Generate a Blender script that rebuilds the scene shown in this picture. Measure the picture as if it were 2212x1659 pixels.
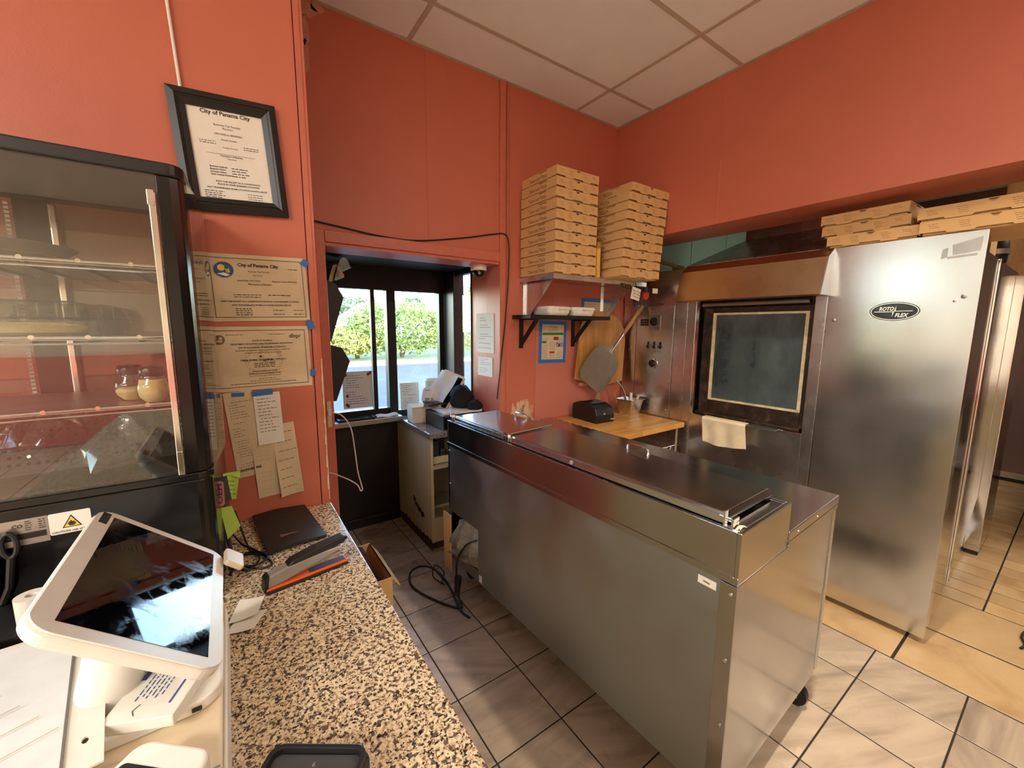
import bpy, bmesh, math, random
from mathutils import Matrix, Vector

for _o in list(bpy.data.objects):
    bpy.data.objects.remove(_o, do_unlink=True)
SC = bpy.context.scene
C = SC.collection
PI = math.pi

# ------------------------------------------------------------------ camera
def _cam():
    yaw, pit, rol = math.radians(34.927), math.radians(-7.939), math.radians(0.352)
    f = Vector((math.sin(yaw) * math.cos(pit), math.cos(yaw) * math.cos(pit), math.sin(pit)))
    r = Vector((math.cos(yaw), -math.sin(yaw), 0))
    u = r.cross(f)
    R = math.cos(rol) * r + math.sin(rol) * u
    U = -math.sin(rol) * r + math.cos(rol) * u
    cd = bpy.data.cameras.new('camera')
    cd.sensor_fit = 'HORIZONTAL'
    cd.sensor_width = 36.0
    cd.lens = 36.0 * 877.6 / 2212.0
    cd.clip_start = 0.02
    cd.clip_end = 500
    o = bpy.data.objects.new('camera', cd)
    C.objects.link(o)
    o.matrix_world = Matrix(((R.x, U.x, -f.x, 0.0), (R.y, U.y, -f.y, 0.0), (R.z, U.z, -f.z, 1.55), (0, 0, 0, 1)))
    SC.camera = o
_cam()

# ------------------------------------------------------------------ world, sun, exposure
W = bpy.data.worlds.new('sky')
SC.world = W
W.use_nodes = True
_nt = W.node_tree
_sky = _nt.nodes.new('ShaderNodeTexSky')
_sky.sky_type = 'NISHITA'
_sky.sun_disc = False
_sky.sun_elevation = math.radians(24)
_sky.sun_rotation = math.radians(200)
_sky.air_density = 1.0
_sky.dust_density = 0.4
_bg = _nt.nodes['Background']
_bg.inputs['Strength'].default_value = 2.2
_nt.links.new(_sky.outputs['Color'], _bg.inputs['Color'])

_sd = bpy.data.lights.new('sun_offscreen', 'SUN')
_sd.energy = 4.8
_sd.angle = math.radians(0.5)
_sd.color = (1.0, 0.9, 0.72)
SUN = bpy.data.objects.new('sun_offscreen', _sd)
C.objects.link(SUN)
_dir = Vector((-0.30, 0.86, -0.40))
SUN.rotation_euler = _dir.to_track_quat('-Z', 'Y').to_euler()
SUN.location = (6, -20, 14)

SC.view_settings.view_transform = 'Standard'
SC.view_settings.look = 'None'
SC.view_settings.exposure = 0.33
SC.view_settings.gamma = 1.0
SC.view_settings.use_curve_mapping = False
SC.cycles.sample_clamp_indirect = 5.0

# ------------------------------------------------------------------ mesh helpers
class MB:
    """collects vertices and faces of one mesh"""
    def __init__(s):
        s.v = []; s.f = []; s.m = []
    def add(s, vs, fs, mi=0):
        b = len(s.v)
        s.v += [Vector(p) for p in vs]
        s.f += [tuple(i + b for i in f) for f in fs]
        s.m += [mi] * len(fs)
        return s
    def box(s, x0, x1, y0, y1, z0, z1, mi=0):
        return s.add([(x0, y0, z0), (x1, y0, z0), (x1, y1, z0), (x0, y1, z0), (x0, y0, z1), (x1, y0, z1), (x1, y1, z1), (x0, y1, z1)],
                     [(0, 3, 2, 1), (4, 5, 6, 7), (0, 1, 5, 4), (1, 2, 6, 5), (2, 3, 7, 6), (3, 0, 4, 7)], mi)
    def hexa(s, p, mi=0):
        return s.add(p, [(0, 3, 2, 1), (4, 5, 6, 7), (0, 1, 5, 4), (1, 2, 6, 5), (2, 3, 7, 6), (3, 0, 4, 7)], mi)
    def quad(s, *p, mi=0):
        return s.add(p, [tuple(range(len(p)))], mi)
    def frame(s, a, b):
        d = (Vector(b) - Vector(a)).normalized()
        t = Vector((0, 0, 1)) if abs(d.z) < .9 else Vector((1, 0, 0))
        u = d.cross(t).normalized(); w = d.cross(u).normalized()
        return u, w
    def cyl(s, a, b, r0, r1=None, n=16, mi=0, caps=True):
        r1 = r0 if r1 is None else r1
        a = Vector(a); b = Vector(b); u, w = s.frame(a, b)
        vs = []
        for i in range(n):
            t = 2 * PI * i / n
            vs.append(a + (u * math.cos(t) + w * math.sin(t)) * r0)
        for i in range(n):
            t = 2 * PI * i / n
            vs.append(b + (u * math.cos(t) + w * math.sin(t)) * r1)
        fs = [(i, (i + 1) % n, n + (i + 1) % n, n + i) for i in range(n)]
        if caps:
            fs += [tuple(range(n - 1, -1, -1)), tuple(range(n, 2 * n))]
        return s.add(vs, fs, mi)
    def tube(s, pts, r, n=8, mi=0, closed=False, caps=True):
        pts = [Vector(p) for p in pts]
        N = len(pts); vs = []; fs = []
        pu = None
        for k in range(N):
            if closed:
                d = pts[(k + 1) % N] - pts[k - 1]
            else:
                d = pts[min(k + 1, N - 1)] - pts[max(k - 1, 0)]
            d.normalize()
            if pu is None:
                t = Vector((0, 0, 1)) if abs(d.z) < .9 else Vector((1, 0, 0))
                u = d.cross(t).normalized()
            else:
                u = (pu - d * pu.dot(d))
                u = u.normalized() if u.length > 1e-6 else d.orthogonal().normalized()
            pu = u; w = d.cross(u)
            rr = r[k] if isinstance(r, (list, tuple)) else r
            for i in range(n):
                t = 2 * PI * i / n
                vs.append(pts[k] + (u * math.cos(t) + w * math.sin(t)) * rr)
        for k in range(N if closed else N - 1):
            a = k * n; b = ((k + 1) % N) * n
            for i in range(n):
                fs.append((a + i, a + (i + 1) % n, b + (i + 1) % n, b + i))
        if caps and not closed:
            fs += [tuple(range(n - 1, -1, -1)), tuple(range((N - 1) * n, N * n))]
        return s.add(vs, fs, mi)
    def lathe(s, prof, c=(0, 0, 0), n=24, mi=0, cap0=True, cap1=True, sx=1, sy=1):
        vs = []; fs = []
        for r, z in prof:
            for i in range(n):
                t = 2 * PI * i / n
                vs.append((c[0] + r * sx * math.cos(t), c[1] + r * sy * math.sin(t), c[2] + z))
        for k in range(len(prof) - 1):
            for i in range(n):
                fs.append((k * n + i, k * n + (i + 1) % n, (k + 1) * n + (i + 1) % n, (k + 1) * n + i))
        if cap0: fs.append(tuple(range(n - 1, -1, -1)))
        if cap1: fs.append(tuple(range((len(prof) - 1) * n, len(prof) * n)))
        return s.add(vs, fs, mi)
    def prism(s, poly, axis, a, b, mi=0):
        """poly: 2-D points; axis x: (y,z), y: (x,z), z: (x,y)"""
        def P(p, t):
            return {'x': (t, p[0], p[1]), 'y': (p[0], t, p[1]), 'z': (p[0], p[1], t)}[axis]
        n = len(poly)
        vs = [P(p, a) for p in poly] + [P(p, b) for p in poly]
        fs = [tuple(range(n - 1, -1, -1)), tuple(range(n, 2 * n))] + [(i, (i + 1) % n, n + (i + 1) % n, n + i) for i in range(n)]
        return s.add(vs, fs, mi)
    def grid(s, fn, nu, nv, mi=0):
        vs = [fn(i / nu, j / nv) for j in range(nv + 1) for i in range(nu + 1)]
        fs = [(j * (nu + 1) + i, j * (nu + 1) + i + 1, (j + 1) * (nu + 1) + i + 1, (j + 1) * (nu + 1) + i) for j in range(nv) for i in range(nu)]
        return s.add(vs, fs, mi)
    def sheet(s, fn, nu, nv, th=.0006, mi=0):
        """closed thin sheet following fn(u,v) -> point, with thickness along its own normal"""
        g = [[Vector(fn(i / nu, j / nv)) for i in range(nu + 1)] for j in range(nv + 1)]
        vs = []; 
        for side in (0, 1):
            for j in range(nv + 1):
                for i in range(nu + 1):
                    du = g[j][min(i + 1, nu)] - g[j][max(i - 1, 0)]
                    dv = g[min(j + 1, nv)][i] - g[max(j - 1, 0)][i]
                    nn = du.cross(dv)
                    nn = nn.normalized() if nn.length > 1e-12 else Vector((0, 0, 1))
                    vs.append(g[j][i] + nn * (th if side else 0))
        K = (nu + 1) * (nv + 1); fs = []
        id_ = lambda i, j: j * (nu + 1) + i
        for j in range(nv):
            for i in range(nu):
                a, b, c, d = id_(i, j), id_(i + 1, j), id_(i + 1, j + 1), id_(i, j + 1)
                fs.append((d, c, b, a)); fs.append((a + K, b + K, c + K, d + K))
        rim = [id_(i, 0) for i in range(nu + 1)] + [id_(nu, j) for j in range(1, nv + 1)] + [id_(i, nv) for i in range(nu - 1, -1, -1)] + [id_(0, j) for j in range(nv - 1, 0, -1)]
        for k in range(len(rim)):
            a, b = rim[k], rim[(k + 1) % len(rim)]
            fs.append((a, b, b + K, a + K))
        return s.add(vs, fs, mi)
    def xf(s, M):
        s.v = [M @ p for p in s.v]
        return s
    def text(s, txt, o, right, up, size, align='CENTER', fat=0.0, mi=0, lift=0.0, shear=0.0, width=None):
        cu = bpy.data.curves.new('t', 'FONT')
        cu.body = txt; cu.size = 1.0; cu.align_x = align; cu.offset = fat
        cu.resolution_u = 2; cu.shear = shear
        ob = bpy.data.objects.new('t', cu)
        me = bpy.data.meshes.new_from_object(ob)
        o = Vector(o); right = Vector(right).normalized(); up = Vector(up).normalized(); nn = right.cross(up)
        xs = [v.co.x for v in me.vertices] or [0, 1]
        kx = size
        if width is not None and max(xs) > min(xs):
            kx = width / (max(xs) - min(xs))
        vs = [o + right * (v.co.x * kx) + up * (v.co.y * size) + nn * lift for v in me.vertices]
        s.add(vs, [tuple(p.vertices) for p in me.polygons], mi)
        bpy.data.objects.remove(ob); bpy.data.curves.remove(cu); bpy.data.meshes.remove(me)
        return s
    def dashes(s, o, right, up, width, h, rnd, mi=0, lift=0.0, words=None):
        """one line of small print, too small to read"""
        o = Vector(o); right = Vector(right).normalized(); up = Vector(up).normalized(); nn = right.cross(up)
        x = 0.0
        while x < width:
            w = rnd.uniform(1.2, 4.0) * h
            w = min(w, width - x)
            if w > h * .5:
                p = o + right * x + nn * lift
                s.quad(p, p + right * w, p + right * w + up * h * .6, p + up * h * .6, mi=mi)
            x += w + h * .8
        return s

WM = {}
def link(o, parent):
    C.objects.link(o)
    if parent is not None:
        o.parent = parent

def wmat(o):
    return WM.get(o.name, Matrix.Identity(4))

def build(name, mb, mat, parent=None, bev=0.0, smooth=False, local=False, seg=2, ang=35):
    """links the collected mesh as ONE object; coordinates are world ones unless local"""
    me = bpy.data.meshes.new(name)
    vs = mb.v
    T = Matrix.Identity(4)
    if parent is None and not local:
        xs = [p.x for p in vs]; ys = [p.y for p in vs]; zs = [p.z for p in vs]
        T = Matrix.Translation(((min(xs) + max(xs)) / 2, (min(ys) + max(ys)) / 2, min(zs)))
        inv = T.inverted()
        vs = [inv @ p for p in vs]
    elif parent is not None and not local:
        inv = wmat(parent).inverted()
        vs = [inv @ p for p in vs]
    me.from_pydata([tuple(p) for p in vs], [], mb.f)
    mats = mat if isinstance(mat, (list, tuple)) else [mat]
    for m in mats: me.materials.append(m)
    if len(mats) > 1:
        me.polygons.foreach_set('material_index', mb.m)
    if smooth:
        me.polygons.foreach_set('use_smooth', [True] * len(me.polygons))
        me.set_sharp_from_angle(angle=math.radians(ang))
    me.update()
    o = bpy.data.objects.new(name, me)
    link(o, parent)
    if parent is None:
        o.matrix_world = T
        WM[o.name] = T.copy()
    else:
        WM[o.name] = wmat(parent).copy()
    if bev:
        b = o.modifiers.new('bevel', 'BEVEL')
        b.width = bev; b.segments = seg; b.limit_method = 'ANGLE'; b.angle_limit = math.radians(40)
        b.harden_normals = False
    return o

def tag(o, label, cat, group=None):
    o['label'] = label; o['category'] = cat
    if group: o['group'] = group
    return o

def thing(name, label, cat, loc=(0, 0, 0), rz=0.0, group=None, M=None):
    o = bpy.data.objects.new(name, None)
    o.empty_display_size = 0.05
    C.objects.link(o)
    T = M if M is not None else Matrix.Translation(loc) @ Matrix.Rotation(rz, 4, 'Z')
    o.matrix_world = T
    WM[o.name] = T.copy()
    return tag(o, label, cat, group)

def struct(name, mb, mat, parent=None, **k):
    o = build(name, mb, mat, parent, **k)
    o['kind'] = 'structure'
    return o

def dup(root, M, label=None, group=None):
    r = root.copy(); C.objects.link(r)
    r.matrix_world = M
    if label: r['label'] = label
    if group: r['group'] = group
    for ch in list(root.children):
        c = ch.copy(); C.objects.link(c); c.parent = r
        for g in list(ch.children):
            d = g.copy(); C.objects.link(d); d.parent = c
    return r

def frame_mat(o, x, y, z):
    x = Vector(x).normalized(); y = Vector(y).normalized(); z = Vector(z).normalized()
    return Matrix(((x.x, y.x, z.x, o[0]), (x.y, y.y, z.y, o[1]), (x.z, y.z, z.z, o[2]), (0, 0, 0, 1)))

def rrect(x0, x1, y0, y1, r, n=5):
    out = []
    for cx, cy, a0 in ((x1 - r, y0 + r, -PI / 2), (x1 - r, y1 - r, 0), (x0 + r, y1 - r, PI / 2), (x0 + r, y0 + r, PI)):
        for i in range(n + 1):
            a = a0 + (PI / 2) * i / n
            out.append((cx + r * math.cos(a), cy + r * math.sin(a)))
    return out
# ------------------------------------------------------------------ materials
def lin(r, g, b):
    def c(v):
        v /= 255.0
        return v / 12.92 if v <= .04045 else ((v + .055) / 1.055) ** 2.4
    return (c(r), c(g), c(b), 1.0)

class NT:
    def __init__(s, name):
        s.mat = bpy.data.materials.new(name)
        s.mat.use_nodes = True
        s.t = s.mat.node_tree
        s.b = s.t.nodes['Principled BSDF']
    def n(s, typ, **k):
        nd = s.t.nodes.new('ShaderNode' + typ)
        for a, v in k.items():
            if a in nd.inputs: nd.inputs[a].default_value = v
            else: setattr(nd, a, v)
        return nd
    def l(s, a, b): s.t.links.new(a, b)
    def coord(s, scale=(1, 1, 1), rot=(0, 0, 0), kind='Object'):
        tc = s.n('TexCoord'); mp = s.n('Mapping')
        mp.inputs['Scale'].default_value = scale; mp.inputs['Rotation'].default_value = rot
        s.l(tc.outputs[kind], mp.inputs['Vector'])
        return mp.outputs['Vector']
    def noise(s, vec, scale, detail=4, rough=.55, dist=0.0):
        n = s.n('TexNoise'); n.inputs['Scale'].default_value = scale; n.inputs['Detail'].default_value = detail
        n.inputs['Roughness'].default_value = rough; n.inputs['Distortion'].default_value = dist
        if vec is not None: s.l(vec, n.inputs['Vector'])
        return n.outputs['Fac']
    def ramp(s, fac, stops):
        r = s.n('ValToRGB')
        el = r.color_ramp.elements
        while len(el) < len(stops): el.new(.5)
        for e, (p, c) in zip(el, stops):
            e.position = p; e.color = c if len(c) == 4 else (*c, 1)
        s.l(fac, r.inputs['Fac'])
        return r.outputs['Color']
    def mix(s, fac, a, b):
        m = s.n('Mix'); m.data_type = 'RGBA'
        for sock, v in ((m.inputs['Factor'], fac), (m.inputs[6], a), (m.inputs[7], b)):
            if hasattr(v, 'is_linked'): s.l(v, sock)
            else: sock.default_value = v
        return m.outputs[2]
    def math(s, op, a, b=0.0, clamp=False):
        m = s.n('Math'); m.operation = op; m.use_clamp = clamp
        for sock, v in ((m.inputs[0], a), (m.inputs[1], b)):
            if hasattr(v, 'is_linked'): s.l(v, sock)
            else: sock.default_value = v
        return m.outputs[0]
    def maprange(s, v, a, b, c, d):
        m = s.n('MapRange')
        m.inputs['From Min'].default_value = a; m.inputs['From Max'].default_value = b
        m.inputs['To Min'].default_value = c; m.inputs['To Max'].default_value = d
        s.l(v, m.inputs['Value'])
        return m.outputs['Result']
    def set(s, **k):
        for a, v in k.items():
            a = {'base': 'Base Color', 'rough': 'Roughness', 'metal': 'Metallic', 'ior': 'IOR', 'spec': 'Specular IOR Level', 'coat': 'Coat Weight', 'coatr': 'Coat Roughness', 'alpha': 'Alpha', 'trans': 'Transmission Weight', 'em': 'Emission Color', 'ems': 'Emission Strength', 'sheen': 'Sheen Weight', 'sub': 'Subsurface Weight', 'aniso': 'Anisotropic'}[a]
            if hasattr(v, 'is_linked'): s.l(v, s.b.inputs[a])
            else: s.b.inputs[a].default_value = v
        return s
    def bump(s, h, strength=.2, dist=.002):
        b = s.n('Bump'); b.inputs['Strength'].default_value = strength; b.inputs['Distance'].default_value = dist
        s.l(h, b.inputs['Height']); s.l(b.outputs['Normal'], s.b.inputs['Normal'])
        return s

def flat(name, c, rough=.5, metal=0.0, var=.06, vs=30.0, bump=0.0, **k):
    """plain material with slight colour unevenness"""
    t = NT(name); v = t.coord()
    f = t.noise(v, vs, 3)
    lo = tuple(max(0, x * (1 - var)) for x in c[:3]) + (1,); hi = tuple(min(1, x * (1 + var)) for x in c[:3]) + (1,)
    t.set(base=t.ramp(f, [(.3, lo), (.7, hi)]), rough=rough, metal=metal, **k)
    if bump: t.bump(f, bump, .001)
    return t.mat

def steel(name, c, r0, r1, scale=(3, 3, 3), smudge=2.5, aniso=.0, wave=0.0, wsc=2.0):
    t = NT(name)
    v = t.coord(scale); f = t.noise(v, smudge, 2, .45, .2)
    v2 = t.coord((1, 1, 1)); fine = t.noise(v2, 60, 3)
    lo = tuple(x * .92 for x in c[:3]) + (1,)
    t.set(base=t.ramp(f, [(.25, lo), (.7, c)]), metal=1.0, rough=t.maprange(f, .3, .7, r0, r1), aniso=aniso)
    if wave:
        w = t.noise(t.coord((1, 1, 1)), wsc, 1, .4)
        t.bump(w, wave, .03)
    return t.mat

MT = {}
# painted walls
def redwall(name, c, patch=False):
    t = NT(name)
    v = t.coord()
    f = t.noise(v, 1.2, 4, .6); g = t.noise(v, 220, 2)
    base = t.ramp(f, [(.3, tuple(x * .92 for x in c[:3]) + (1,)), (.7, tuple(min(1, x * 1.05) for x in c[:3]) + (1,))])
    sc = t.noise(t.coord((1, 1, .35), (0, .5, 0)), 5.0, 6, .7)
    base = t.mix(t.maprange(sc, .66, .74, 0, .16), base, lin(214, 150, 120))
    if patch:
        sep = t.n('SeparateXYZ'); tc = t.n('NewGeometry'); t.l(tc.outputs['Position'], sep.inputs[0])
        zx = t.math('MULTIPLY', t.maprange(sep.outputs['Z'], 1.14, .95, 0, 1), t.maprange(sep.outputs['X'], 1.95, 1.74, 0, 1))
        zx = t.math('MULTIPLY', zx, t.maprange(sep.outputs['X'], 1.53, 1.60, 0, 1))
        n = t.noise(t.coord((2.2, 1, .8)), 8.0, 8, .75)
        m = t.maprange(t.math('ADD', t.math('MULTIPLY', zx, .34), n), .70, .80, 0, .75)
        base = t.mix(m, base, lin(222, 196, 160))
        m2 = t.maprange(t.math('ADD', t.math('MULTIPLY', zx, .2), t.noise(t.coord(), 14.0, 5)), .74, .8, 0, .8)
        base = t.mix(m2, base, lin(120, 84, 50))
    t.set(base=base, rough=.42)
    t.bump(g, .25, .0008)
    return t.mat
MT['red'] = redwall('red_wall_paint', lin(196, 108, 84))
MT['red_back'] = redwall('peeling_red_wall_paint', lin(196, 108, 84), True)  # same red as the other walls, plus peeled patches
MT['red_pink'] = redwall('pinkish_red_panel', lin(198, 118, 98))
MT['filter'] = flat('dusty_filter_fabric', lin(128, 122, 112), .9, var=.2, vs=40, bump=.3)
MT['frame_black'] = flat('satin_black_moulding', lin(24, 22, 21), .38, var=.15)
MT['brown_wall'] = flat('brown_kitchen_wall', lin(112, 84, 72), .6, var=.1, vs=3)
MT['spackle'] = flat('pinkish_spackle', lin(204, 148, 124), .85, var=.12, vs=30)
MT['redtrim'] = flat('red_trim_paint', lin(196, 108, 84), .38, var=.06)
MT['mint'] = flat('mint_wall_panel', lin(165, 208, 190), .5, var=.05, vs=3)
MT['beige'] = flat('beige_wall_paint', lin(205, 185, 160), .6, var=.05, vs=2)
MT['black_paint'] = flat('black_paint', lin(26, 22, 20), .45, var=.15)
MT['frame'] = flat('dark_bronze_aluminium', lin(30, 29, 29), .38, .4, var=.15)
MT['cream_peel'] = flat('bare_cream_plaster', lin(214, 196, 160), .8, var=.12, vs=60)

def ceil_mat():
    t = NT('ceiling_panel'); v = t.coord()
    f = t.noise(v, 3, 4); g = t.noise(v, 260, 2)
    t.set(base=t.ramp(f, [(.3, lin(228, 228, 226)), (.7, lin(235, 235, 232))]), rough=.85)
    t.bump(g, .35, .0015)
    return t.mat
MT['ceil'] = ceil_mat()
MT['tbar'] = flat('ceiling_grid_bar', lin(186, 172, 152), .5, var=.05)

def granite():
    t = NT('speckled_granite'); v = t.coord()
    n1 = t.noise(v, 150, 3, .6, .5); n2 = t.noise(v, 108, 2, .5, .3); n3 = t.noise(v, 210, 2, .5)
    c = t.ramp(n1, [(.36, lin(140, 112, 88)), (.46, lin(206, 182, 146)), (.60, lin(230, 210, 176)), (.75, lin(238, 224, 196))])
    c = t.mix(t.maprange(n2, .558, .598, 0, .9), c, lin(74, 62, 56))
    c = t.mix(t.maprange(n3, .578, .608, 0, .95), c, lin(24, 21, 23))
    t.set(base=c, rough=.14, spec=.5, coat=.3, coatr=.06)
    return t.mat
MT['granite'] = granite()
def granite2():
    t = NT('grey_speckled_granite'); v = t.coord()
    n1 = t.noise(v, 120, 3, .6, .5); n3 = t.noise(v, 200, 2, .5)
    c = t.ramp(n1, [(.38, lin(84, 76, 72)), (.52, lin(150, 138, 128)), (.66, lin(196, 184, 172))])
    c = t.mix(t.maprange(n3, .55, .6, 0, .9), c, lin(36, 32, 34))
    t.set(base=c, rough=.1)
    return t.mat
MT['granite2'] = granite2()

def tile(name, a, b, c, streak=(1.2, 7, 1), rough=.3):
    t = NT(name)
    oi = t.n('ObjectInfo')
    tc = t.n('TexCoord'); ad = t.n('VectorMath'); ad.operation = 'ADD'
    cmb = t.n('CombineXYZ')
    for k, m in (('X', 37.0), ('Y', 91.0), ('Z', 53.0)):
        t.l(t.math('MULTIPLY', oi.outputs['Random'], m), cmb.inputs[k])
    t.l(tc.outputs['Object'], ad.inputs[0]); t.l(cmb.outputs[0], ad.inputs[1])
    rt = t.n('VectorRotate'); rt.rotation_type = 'Z_AXIS'
    t.l(ad.outputs[0], rt.inputs['Vector']); t.l(t.math('MULTIPLY', t.math('SUBTRACT', oi.outputs['Random'], .5), 1.4), rt.inputs['Angle'])
    mp = t.n('Mapping'); mp.inputs['Scale'].default_value = streak
    t.l(rt.outputs[0], mp.inputs['Vector'])
    f = t.noise(mp.outputs[0], 1.6, 6, .55, .9)
    col = t.ramp(f, [(.3, a), (.5, b), (.72, c)])
    g = t.noise(ad.outputs[0], 9, 2)
    hs = t.n('HueSaturation'); t.l(col, hs.inputs['Color'])
    t.l(t.maprange(oi.outputs['Random'], 0, 1, .88, 1.08), hs.inputs['Value'])
    t.set(base=hs.outputs[0], rough=t.maprange(g, .3, .7, rough - .06, rough + .1))
    return t.mat
MT['tile_grey'] = tile('grey_marbled_floor_tile', lin(142, 124, 106), lin(168, 149, 127), lin(184, 165, 142))
MT['tile_tan'] = tile('tan_quarry_floor_tile', lin(166, 132, 90), lin(190, 157, 112), lin(199, 168, 124), (2, 2, 1), .34)
MT['grout'] = flat('dark_floor_grout', lin(34, 26, 22), .8, var=.2)
def farfloor():
    t = NT('distant_floor_tiling')
    br = t.n('TexBrick'); br.inputs['Scale'].default_value = 1.0
    br.offset = 0.0; br.inputs['Brick Width'].default_value = .305; br.inputs['Row Height'].default_value = .305; br.inputs['Mortar Size'].default_value = .004
    br.inputs['Color1'].default_value = lin(190, 166, 136); br.inputs['Color2'].default_value = lin(200, 178, 150); br.inputs['Mortar'].default_value = lin(40, 30, 26)
    t.l(t.coord(), br.inputs['Vector'])
    t.set(base=br.outputs['Color'], rough=.35)
    return t.mat
MT['farfloor'] = farfloor()

# metals
MT['steel'] = steel('brushed_stainless_steel', (.68, .68, .675, 1), .24, .30)
MT['steel_panel'] = steel('dented_stainless_panel', (.68, .68, .675, 1), .17, .26, (1.6, 1.6, 1.0), 1.8, wave=.06, wsc=1.4)
MT['steel_dark'] = steel('worn_stainless_worktop', (.50, .49, .475, 1), .17, .24, (2, 2, 2), 2.6)
MT['steel_end'] = steel('polished_stainless_side', (.50, .49, .475, 1), .16, .20)
MT['steel_side'] = steel('bright_stainless_flank', (.68, .68, .675, 1), .08, .16, wave=.05, wsc=2.5)
MT['galv'] = steel('dull_galvanised_back_panel', (.44, .47, .45, 1), .36, .52, (1.2, 1.2, 1.2), 3.0)
MT['bronze'] = steel('brown_steel_visor', (.62, .47, .30, 1), .26, .32, wave=.06, wsc=2.0)  # brown-tinted metal for the visor
MT['chrome'] = flat('chrome', (.75, .75, .74, 1), .14, 1.0, var=.05)
MT['chrome_dull'] = flat('dull_zinc_wire', (.52, .50, .46, 1), .32, 1.0, var=.1)
MT['alu'] = flat('grey_aluminium', (.40, .385, .36, 1), .42, 1.0, var=.08, vs=12)
MT['brass'] = flat('old_brass_pipe', lin(170, 146, 104), .4, .8, var=.1)
MT['iron_black'] = flat('black_coated_steel', lin(24, 22, 21), .45, .3, var=.2)
MT['screw'] = flat('steel_screw_head', (.7, .7, .7, 1), .3, 1.0)
def rust():
    t = NT('rusty_oven_frame'); f = t.noise(t.coord(), 16, 8, .7)
    t.set(base=t.ramp(f, [(.35, lin(26, 20, 17)), (.55, lin(58, 40, 30)), (.72, lin(110, 84, 62))]), rough=.6, metal=.4)
    t.bump(f, .3, .002)
    return t.mat
MT['rust'] = rust()
def ovenglass():
    t = NT('sooty_oven_glass'); f = t.noise(t.coord((1.2, 1.2, .7)), 3.2, 7, .65)
    t.set(base=t.ramp(f, [(.3, lin(42, 54, 56)), (.7, lin(88, 104, 104))]), rough=t.maprange(f, .3, .7, .22, .5), spec=.6)
    return t.mat
MT['ovenglass'] = ovenglass()
MT['gasket'] = flat('stained_door_gasket', lin(206, 190, 150), .7, var=.25, vs=20)

# plastics, papers, fabrics
MT['black_gloss'] = flat('glossy_black_plastic', lin(17, 16, 16), .16, var=.1)
MT['black'] = flat('black_plastic', lin(24, 23, 23), .42, var=.12)
MT['black_soft'] = flat('black_leatherette', lin(30, 24, 23), .5, var=.25, vs=40, bump=.15)
MT['black_cable'] = flat('black_cable_rubber', lin(16, 15, 15), .5, var=.1)
MT['grey_dark'] = flat('dark_grey_plastic', lin(66, 66, 68), .45)
MT['grey'] = flat('grey_plastic', lin(150, 148, 146), .4)
MT['silver'] = flat('silver_plastic', lin(158, 152, 144), .32, .35)
MT['orange'] = flat('orange_plastic', lin(226, 92, 30), .4)
MT['white'] = flat('white_plastic', lin(232, 226, 214), .3, var=.03)
MT['white_cream'] = flat('cream_plastic', lin(226, 206, 172), .38, var=.04)
MT['white_cord'] = flat('white_cord_sheath', lin(228, 222, 212), .45)
MT['paper'] = flat('white_paper', lin(232, 226, 212), .8, var=.04, vs=8)
MT['paper_tan'] = flat('aged_paper', lin(214, 194, 160), .85, var=.07, vs=10, bump=.2)
MT['paper_blue'] = flat('pale_grey_paper', lin(224, 223, 220), .8, var=.04)
MT['ink'] = flat('black_ink', lin(44, 40, 38), .7, var=.1)
MT['ink_soft'] = flat('grey_ink', lin(112, 104, 94), .8, var=.1)
MT['ink_blue'] = flat('blue_ink', lin(58, 84, 140), .7)
MT['ink_red'] = flat('red_ink', lin(150, 44, 44), .7)
MT['ink_green'] = flat('green_ink', lin(54, 122, 60), .7)
MT['ink_brown'] = flat('brown_ink', lin(122, 92, 70), .8)
MT['ink_pale'] = flat('pale_brown_ink', lin(196, 174, 142), .8)
MT['ink_yellow'] = flat('yellow_ink', lin(232, 196, 82), .6)
MT['ink_white'] = flat('white_ink', lin(240, 240, 236), .5)
MT['tape'] = flat('blue_masking_tape', lin(44, 112, 186), .65, var=.1, vs=40)
MT['note_green'] = flat('lime_sticky_note', lin(188, 222, 92), .75, var=.05)
MT['pink'] = flat('pink_sticker', lin(226, 150, 150), .6)
MT['mauve'] = flat('mauve_print', lin(120, 76, 90), .6)
MT['foam'] = flat('white_foam', lin(236, 230, 218), .6, var=.04)
MT['towel'] = flat('stained_cotton_towel', lin(226, 208, 172), .95, var=.14, vs=9, bump=.3)
MT['cloth_black'] = flat('black_cloth', lin(20, 19, 22), .9, var=.3)
MT['red_plastic'] = flat('red_plastic', lin(180, 28, 40), .35)
MT['bulk_cream'] = flat('cream_laminate', lin(206, 190, 148), .5, var=.1, vs=3)
MT['grime'] = flat('dark_grime', lin(78, 60, 40), .9, var=.3)
MT['sponge'] = flat('yellow_marked_wood', lin(226, 178, 84), .7, var=.1)
MT['potato'] = flat('cheese', lin(226, 206, 140), .7, var=.1, vs=60)
MT['food'] = flat('crumbled_food', lin(190, 170, 140), .8, var=.2, vs=60)
MT['diffuser'] = None

def kraft(name, c):
    t = NT(name); v = t.coord()
    f = t.noise(v, 6, 4); g = t.noise(t.coord((1, 1, 40)), 30, 2)
    t.set(base=t.ramp(f, [(.3, tuple(x * .92 for x in c[:3]) + (1,)), (.7, c)]), rough=.75)
    t.bump(g, .06, .0006)
    return t.mat
MT['kraft'] = kraft('brown_corrugated_cardboard', lin(216, 174, 118))
MT['kraft_pale'] = kraft('pale_corrugated_cardboard', lin(206, 172, 128))
MT['kraft_ink'] = flat('brown_print', lin(124, 86, 52), .8)

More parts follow.
